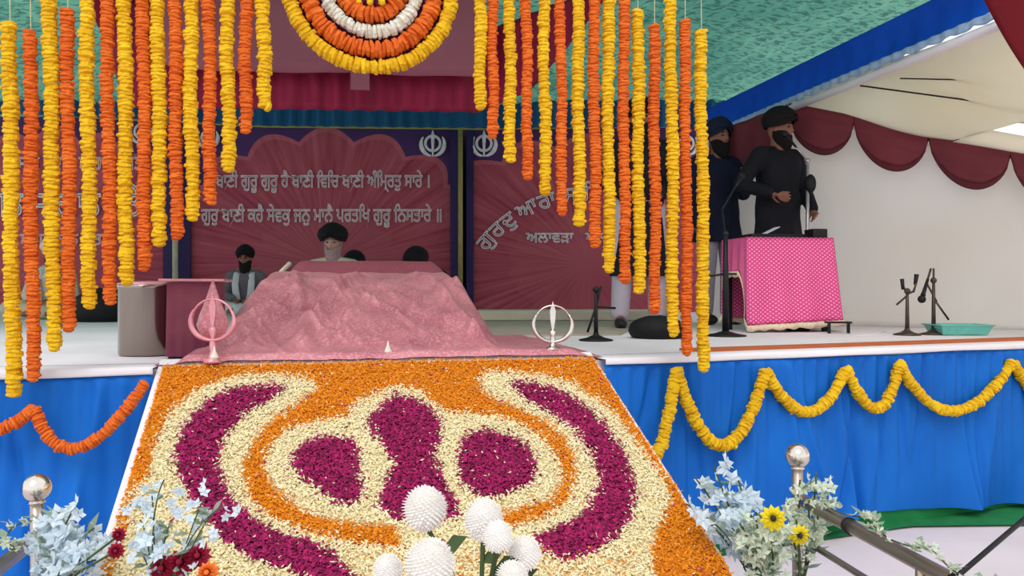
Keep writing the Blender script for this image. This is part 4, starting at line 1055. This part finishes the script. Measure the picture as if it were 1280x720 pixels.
mic_stand('dark microphone stand on the mat between shrine and standing person', b3, .30, [((0, 0, .2), (.03, 0, .32), 0), ((0, .0, .2), (.12, .05, .19), 0), ((0, 0, .2), (-.05, 0, .05), 0)], br=.1)
b4 = P(907, 424, 5.15); b4.z = ST
mic_stand('tall black microphone stand left of the pink table', b4, .66, [((0, 0, .4), (.07, 0, .40), 0), ((0, 0, .40), (-.12, 0, .385), 0), ((0, 0, .62), (.07, .35, .85), 0), ((.07, .35, .85), (.20, .5, 1.02), 1)], br=.13, r=.018)
# tall silver mic stand before the speaker
b5 = P(1020, 420, 5.6) + Vector((.17, .62, 0)); b5.z = ST
M['silver'] = mat('silver_tube', (206, 196, 204), rough=.25, metal=.7)
mic_stand('tall silver microphone stand reaching up to the face of the speaker', b5, 1.3, [((0, 0, 1.3), (-.10, -.03, 1.40), 1)], m='silver', br=.12, r=.014)
g = G(); g.ball(b5 + Vector((.02, 0, 1.12)), 1, 16, 12, (.045, .045, .075)); o = g.build('hanging_pouch', 'black', smooth=True); tag(o, 'black oval pouch hanging on the tall silver microphone stand', 'pouch')
# basin
bc_ = P(1208, 420, 5.2); bc_.z = ST; g = G()
def basin(u0, w0, d0, z): return [bc_ + Vector((sx * w0, sy * d0 + .1, z)) for sx, sy in ((-1, -1), (1, -1), (1, 1), (-1, 1))]
rings_ = [basin(0, .145, .09, .004), basin(0, .168, .115, .06), basin(0, .182, .125, .066), basin(0, .182, .125, .072), basin(0, .165, .112, .070), basin(0, .14, .085, .012)]
vs = [p for r_ in rings_ for p in r_]; fs = [(i * 4 + j, i * 4 + (j + 1) % 4, (i + 1) * 4 + (j + 1) % 4, (i + 1) * 4 + j) for i in range(5) for j in range(4)] + [(3, 2, 1, 0), (20, 21, 22, 23)]
g.add(vs, fs); o = g.build('plastic_basin', 'teal_plastic'); bev(o, .008, 3); tag(o, 'shallow teal plastic basin on the stage by the white wall', 'basin')
# cables
g = G(); g.tube([P(x, y, Y_) + Vector((0, 0, .0)) for x, y, Y_ in ((1058, 417, 5.42), (1075, 420, 5.2), (1090, 418, 5.35), (1104, 415, 5.6), (1118, 418, 5.35), (1130, 419, 5.27))], .006, 6); g.v = [(x, y, ST + .007) for x, y, z in g.v] if False else g.v
o = g.build('microphone_cable', 'white', smooth=True); tag(o, 'pale cable curling on the stage from table to microphone stand', 'cable')
# black bag and small dark things
def lump(c, sx, sy, sz, m, name, label, cat, seed):
    f = smoothnoise(seed); g = G(); g.ball((0, 0, 0), 1, 36, 20); vs = []
    for x, y, z in g.v:
        r = 1 + .10 * f(x * 2.2, y * 2 + z * 1.7); zz = max(z, -.55) if z < 0 else z
        vs.append((c.x + x * sx * r, c.y + y * sy * r, c.z + (zz + .55) * sz * (r if z > 0 else 1)))
    g.v = vs; o = g.build(name, m, smooth=True); tag(o, label, cat); return o
cb_ = at(822, 4.95); lump(cb_, .175, .16, .095, 'bundle', 'black_bag', 'bulky black bag lying on the stage behind the right-hand garlands', 'bag', 51)
cb_ = at(128, 7.4); lump(cb_, .28, .22, .20, 'bundle', 'black_bag', 'black bag on the stage between the cream-robed person and steel drum', 'bag', 52)
cb_ = at(997, 5.72); lump(cb_, .085, .05, .035, 'bundle', 'cable_heap', 'dark heap of cable beneath the hem of the pink cloth', 'cable heap', 53)
g = G(); p = at(1040, 5.45); g.box(p + Vector((-.02, 0, .04)), (.012, .03, .08)); g.box(p + Vector((.05, .02, .075)), (.16, .08, .012)); g.box(p + Vector((.12, .02, .035)), (.012, .03, .07)); o = g.build('foot_bracket', 'black'); tag(o, 'small dark low bracket at the right foot of the pink table', 'bracket')

# ------------------------------------------------------------------ railings
def railing(base_post, along, label_root, spans, zr, ring_at, seed, garland_m):
    root = empty('steel_railing', (base_post.x, base_post.y, 0), label_root, 'railing')
    d = along
    def q(t, z): return Vector((base_post.x + d.x * t, base_post.y + d.y * t, z))
    for t in spans:
        g = G(); top = zr if t > 0 else zr + .095; g.tube([q(t, 0), q(t, top)], .017, 14); g.build('post', 'steelr', root, True)
    g = G(); g.tube([q(0.0, zr), q(2.2, zr)], .0195, 16); hr = g.build('handrail', 'steelr', root, True)
    for z in (zr - .12, zr - .24):
        g = G(); g.tube([q(0, z), q(2.2, z)], .010, 10); g.build('lower_rail', 'steelr', root, True)
    g = G(); g.lathe(q(0, zr + .09), [(.012, 0), (.024, .006), (.014, .014)], 16); g.ball(q(0, zr + .135), .038, 24, 16); g.build('ball_finial', 'pom' if False else 'chrome', root, True)
    for t in ring_at:
        g = G(); g.tube([q(t - .008, zr), q(t + .008, zr)], .0235, 14); g.build('clip_ring', 'black', hr, True)
    return q
def blossom_mesh(sz, seed, m):
    r = random.Random(seed); g = G()
    for k in range(5):
        a = 2 * PI * k / 5 + r.uniform(-.15, .15); d = Vector((math.cos(a), math.sin(a), .25)); s = Vector((-math.sin(a), math.cos(a), 0))
        L = sz * r.uniform(.85, 1.15); W_ = sz * .34
        vs = [Vector((0, 0, 0)), d * L * .5 + s * W_, d * L * .5 + Vector((0, 0, .12 * sz)), d * L * .5 - s * W_, d * L + Vector((0, 0, .15 * sz)) ]
        g.add(vs, [(0, 1, 2), (0, 2, 3), (1, 4, 2), (2, 4, 3)], r.random())
    g.ball((0, 0, .08 * sz), sz * .16, 6, 4)
    me = g.mesh('blossom'); me.materials.append(M[m]); return me
BL = {m: [blossom_mesh(.02, i, m) for i in range(3)] for m in ('blossom', 'blossomg')}
def child(name, me, parent, wpos, rot, sc=1.0):
    o = bpy.data.objects.new(name, me); C.objects.link(o); o.parent = parent
    o.location = Vector(wpos) - parent.location; o.rotation_euler = rot; o.scale = (sc, sc, sc); return o
def orchid_bunch(label, origin, tips, m, per=14, seed=1, leafm='leaf', sz=1.0, spread=.035, leaf=1.0):
    """stems rising from origin, each carrying blossoms along its upper part"""
    r = random.Random(seed); root = empty('orchid_bunch', origin, label, 'flowers'); gs = G(); gl = G(); cnt = 0
    for tip in tips:
        mid = origin.lerp(tip, .55) + Vector((r.uniform(-.02, .02), r.uniform(-.02, .02), .05)); pts = []
        for i in range(13):
            t = i / 12; pts.append(origin * (1 - t) ** 2 + mid * 2 * t * (1 - t) + tip * t * t)
        gs.tube(pts, .0025 * leaf, 6)
        for i in range(per):
            t = .42 + .6 * i / per; k = min(12, int(t * 12)); p = pts[k] + Vector((r.uniform(-1, 1), r.uniform(-1, 1), r.uniform(-.7, 1))) * spread
            if cnt < 98: child('blossom', BL[m][r.randrange(3)], root, p, (r.uniform(.3, 2.2), r.uniform(-.8, .8), r.uniform(-1.2, 1.2)), sz * r.uniform(.8, 1.35)); cnt += 1
        for i in range(5):
            k = r.randrange(2, 11); p = pts[k]; a = r.uniform(0, 6.28); L = r.uniform(.04, .08) * leaf; d = Vector((math.cos(a), math.sin(a), r.uniform(0, .8))) * L; s = Vector((-math.sin(a), math.cos(a), 0)) * L * .16
            gl.add([p, p + d * .5 + s, p + d, p + d * .5 - s, p + d * .5 + Vector((0, 0, .006))], [(0, 1, 4), (1, 2, 4), (2, 3, 4), (3, 0, 4)])
    gs.build('stems', 'stem', root); gl.build('leaves', leafm, root); return root
qR = railing(P(997, 640, 2.55), Vector((.135, -.991)), 'steel railing with ball finial at the lower right of the flower ramp', (0, .62, 1.3), .53, (.30, .74), 1, None)
qL = railing(P(46, 640, 2.20), Vector((.2, -.98)), 'steel railing with ball finial at the lower left corner', (0, .6, 1.2), .515, (), 2, None)
def rail_vine(q, t0, t1, zr, label, n, m, seed, wrap=.03):
    r = random.Random(seed); root = empty('rail_vine', q(t0, zr), label, 'flower vine'); g = G(); gl = G()
    pts = []
    for i in range(40):
        t = t0 + (t1 - t0) * i / 39; a = i * .8; c = q(t, zr); pts.append(c + Vector((wrap * .5 * math.cos(a), 0, .024 + wrap * .35 * (1 + math.sin(a)))))
    g.tube(pts, .002, 5); g.build('vine_stem', 'stem', root)
    for i in range(n):
        p = pts[r.randrange(40)] + Vector((r.uniform(-.012, .012), r.uniform(-.01, .01), r.uniform(-.004, .012)))
        child('blossom', BL[m][r.randrange(3)], root, p, (r.uniform(.3, 2), r.uniform(-.8, .8), r.uniform(0, 6)), r.uniform(.45, .8))
        if p is None: continue
        a = r.uniform(0, 6.28); L = r.uniform(.02, .038); d = Vector((math.cos(a), math.sin(a), r.uniform(0, .6))) * L; s = Vector((-math.sin(a), math.cos(a), 0)) * L * .3
        gl.add([p, p + d * .5 + s, p + d, p + d * .5 - s], [(0, 1, 2), (0, 2, 3)])
    gl.build('leaves', 'leaf', root)
rail_vine(qR, .06, 1.4, .53, 'thin vine of small white blossoms lying on the right handrail', 95, 'blossomg', 5)
rail_vine(qL, .03, 1.0, .515, 'thick vine of pale blossoms wound along the left handrail', 80, 'blossomg', 6, .06)
# dark diagonal bar behind the right railing
rod(P(1300, 632, 3.0), P(1150, 760, 2.6), .009, 'brace_bar', 'black', 'thin dark diagonal bar standing behind the right railing', 'bar')

# orchids right: bunch left of the post and bunch around the post
oR = P(950, 740, 2.42)
orchid_bunch('big bunch of pale blue-white orchids left of the right railing post', oR, [P(x, y, Y_) for x, y, Y_ in ((868, 596, 2.5), (892, 582, 2.45), (918, 588, 2.5), (858, 630, 2.4), (880, 645, 2.35), (905, 620, 2.45), (935, 616, 2.5), (945, 640, 2.4), (915, 660, 2.35), (938, 668, 2.35))], 'blossom', 10, 11, spread=.042, sz=1.3)
orchid_bunch('greenish white blossoms above the green vase at the lower right', oR + Vector((.005, -.08, 0)), [P(x, y, Y_) for x, y, Y_ in ((925, 655, 2.3), (945, 650, 2.3), (960, 665, 2.25), (975, 670, 2.3), (930, 680, 2.25), (968, 640, 2.3))], 'blossomg', 16, 12, spread=.034, sz=.95)
orchid_bunch('white orchids wound around the ball-topped post of the right railing', P(1002, 735, 2.48), [P(x, y, Y_) for x, y, Y_ in ((1000, 600, 2.48), (1020, 590, 2.46), (1042, 602, 2.46), (985, 630, 2.44), (1010, 630, 2.42), (1028, 622, 2.42), (995, 650, 2.42), (1018, 655, 2.42))], 'blossomg', 12, 13, spread=.026, sz=.95)
def vase(c, h, r, label, m='vase'):
    root = empty('flower_vase', (c.x, c.y, 0), label, 'vase')
    g = G(); g.lathe((c.x, c.y, 0), [(r * .9, 0), (r, .02), (r * .85, h * .3), (r * .6, h * .7), (r * .75, h * .92), (r * 1.1, h), (r * .95, h - .005), (r * .6, h * .9), (r * .5, h * .7)], 24); g.build('vase_body', m, root, True)
    g = G(); g.lathe((c.x, c.y, 0), [(r * 1.02, .02), (r * 1.02, .04)], 24); g.build('foot_band', 'black', root)
vase(Vector((oR.x, oR.y, 0)), oR.z + .07, .045, 'green glass vase holding the orchids at the lower right')
def daisy(c, face, r, m, label, stem_to, cat='flower', name='daisy_flower'):
    root = empty(name, c, label, cat); d = face.normalized(); up = d.orthogonal().normalized(); sd = d.cross(up); g = G()
    for L in range(2):
        for k in range(11):
            a = 2 * PI * (k + .5 * L) / 11; e = up * math.cos(a) + sd * math.sin(a); s = up * -math.sin(a) + sd * math.cos(a); q = r * (1 - .25 * L)
            g.add([c, c + e * q * .55 + s * q * .3 + d * .006, c + e * q + d * (.004 + .01 * L), c + e * q * .55 - s * q * .3 + d * .006, c + e * q * .55 + d * (.012 + .004 * L)], [(0, 1, 4), (1, 2, 4), (2, 3, 4), (3, 0, 4)])
    g.build('petals', m, root)
    g = G(); g.ball(c + d * .012, r * .22, 12, 8); g.build('flower_centre', 'shoe' if m == 'yelfl' else m, root, True)
    g = G(); g.tube([c - d * .002, c.lerp(stem_to, .5) + Vector((0, 0, .02)), stem_to], .003, 6); g.build('stem', 'stem', root)
daisy(P(966, 648, 2.22), Vector((-.2, -1, .3)), .038, 'yelfl', 'larger yellow daisy with dark centre above the green vase', oR)
daisy(P(998, 668, 2.28), Vector((.1, -1, -.1)), .034, 'yelfl', 'smaller yellow daisy against the railing post', P(1000, 735, 2.4))
# left bunches
oL = Vector((-1.18, 2.0, P(0, 745, 2.1).z))
orchid_bunch('pale blue-white orchids spilling right of the left railing post', oL, [P(x, y, Y_) for x, y, Y_ in ((75, 640, 2.15), (95, 632, 2.1), (118, 660, 2.1), (70, 690, 2.05), (100, 700, 2.0), (140, 675, 2.05), (60, 660, 2.15), (120, 700, 2.0), (85, 668, 2.1))], 'blossom', 11, 21, spread=.04, sz=1.2)
oM = P(195, 790, 1.10)
orchid_bunch('loose white orchids standing before the lower left of the flower ramp', oM, [P(x, y, Y_) for x, y, Y_ in ((255, 622, 1.14), (280, 632, 1.14), (268, 640, 1.14), (200, 690, 1.14), (175, 650, 1.14), (190, 620, 1.14), (215, 650, 1.14), (230, 680, 1.14), (205, 600, 1.14), (170, 690, 1.14))], 'blossom', 9, 22, spread=.024, sz=.46, leaf=.42)
vase(Vector((oL.x, oL.y, 0)), oL.z + .03, .045, 'vase below the pale orchids by the left railing post')
vase(Vector((oM.x, oM.y, 0)), oM.z + .03, .045, 'vase below the loose white orchids before the ramp')
daisy(P(150, 668, 1.98), Vector((0, -1, .2)), .020, 'redfl', 'upper small crimson flower at the lower left edge of the ramp', oL)
daisy(P(146, 688, 1.96), Vector((.2, -1, .2)), .022, 'redfl', 'lower small crimson flower at the lower left edge of the ramp', oL)
for i, (x, y, r_, lb) in enumerate(((205, 712, .034, 'crimson flower at the bottom edge, leftmost of the red trio'), (228, 704, .034, 'crimson flower at the bottom edge, middle of the red trio'), (250, 696, .03, 'crimson flower at the bottom edge, rightmost and highest of the red trio'))):
    daisy(P(x, y, 1.12), Vector((0, -1, .5)), r_ * .64, 'redfl', lb, oM)
daisy(P(262, 716, 1.08), Vector((0, -1, .4)), .0165, 'orfl', 'small orange flower at the bottom edge beside the crimson ones', oM)

# white pompom chrysanthemums
def pompom(px, py, Y, rpx, label, foot, tall=1.0):
    c = P(px, py, Y); r = rpx / 1000 * Y; root = empty('chrysanthemum', c, label, 'flower', 'white chrysanthemums'); g = G()
    n = 420; ga = PI * (3 - math.sqrt(5))
    for k in range(n):
        z = 1 - 2 * (k + .5) / n; a = k * ga; q = math.sqrt(1 - z * z); d = Vector((q * math.cos(a), q * math.sin(a), z * tall))
        s = d.cross(Vector((.01, .02, 1))).normalized(); u = s.cross(d).normalized()
        b = c + d * r * .45; tip = c + d * r * random.uniform(.93, 1.03) + u * r * .10; w = r * .085
        g.add([b - s * w * .5, b + s * w * .5, tip + s * w - d * r * .12, tip, tip - s * w - d * r * .12, (b + tip) / 2 + u * w * .7], [(0, 1, 5), (1, 2, 5), (2, 3, 5), (3, 4, 5), (4, 0, 5)])
    g.ball(c, r * .84, 20, 14); g.build('petals', 'pom', root)
    g = G(); 
    for k in range(7):
        a = 2 * PI * k / 7; p0 = c + Vector((0, 0, -r * .75 * tall)); e = Vector((math.cos(a), math.sin(a), .35)) * r * .6; s = Vector((-math.sin(a), math.cos(a), 0)) * r * .12
        g.add([p0, p0 + e * .5 + s, p0 + e, p0 + e * .5 - s], [(0, 1, 2), (0, 2, 3)])
    g.tube([c + Vector((0, 0, -r * .6)), c.lerp(foot, .5) + Vector((.01, 0, .02)), foot], .004, 8)
    # leaf
    p0 = c.lerp(foot, .3); e = Vector((.05, 0, .03)); g.add([p0, p0 + e * .5 + Vector((0, -.01, -.014)), p0 + e, p0 + e * .5 + Vector((0, .01, .014))], [(0, 1, 2), (0, 2, 3)])
    g.build('stem', 'stem', root)
FV = P(585, 830, 1.3)
pompom(531, 636, 1.34, 30, 'round white chrysanthemum standing highest at the bottom middle', FV)
pompom(604, 650, 1.32, 27, 'white chrysanthemum just right of the highest one', FV, 1.05)
pompom(622, 671, 1.24, 21, 'white chrysanthemum lower right against its taller neighbour', FV)
pompom(655, 692, 1.28, 23, 'rightmost white chrysanthemum at the bottom edge', FV)
pompom(537, 706, 1.18, 34, 'largest white chrysanthemum, low at the bottom middle', FV)
pompom(485, 712, 1.26, 20, 'leftmost small white chrysanthemum at the bottom edge', FV)
pompom(640, 722, 1.2, 22, 'white chrysanthemum cut by the bottom edge below the rightmost one', FV)
vase(Vector((FV.x, FV.y, 0)), FV.z + .02, .06, 'vase holding the white chrysanthemums, just below the picture')

# ------------------------------------------------------------------ light and camera
w = bpy.data.worlds.new('world'); bpy.context.scene.world = w; w.use_nodes = True
bg = w.node_tree.nodes['Background']; bg.inputs[0].default_value = (.93, .96, 1.0, 1); bg.inputs[1].default_value = 1.35
sd = bpy.data.lights.new('sun', 'SUN'); sd.energy = 1.3; sd.angle = math.radians(35); sd.color = (1, .96, .9)
so = bpy.data.objects.new('sun', sd); C.objects.link(so); so.rotation_euler = Euler((math.radians(38), math.radians(-12), 0)); so.location = (0, -2, 6)
cd = bpy.data.cameras.new('camera'); cam = bpy.data.objects.new('camera', cd); C.objects.link(cam)
cam.location = (0, 0, CAMZ); cam.rotation_euler = (PI / 2, 0, 0); cd.sensor_width = 36; cd.lens = 1000 / 1280 * 36; cd.clip_start = .05
bpy.context.scene.camera = cam
vs_ = bpy.context.scene.view_settings
vs_.view_transform = 'Standard'; vs_.look = 'None'; vs_.gamma = 1; vs_.use_curve_mapping = False; vs_.exposure = 0.0
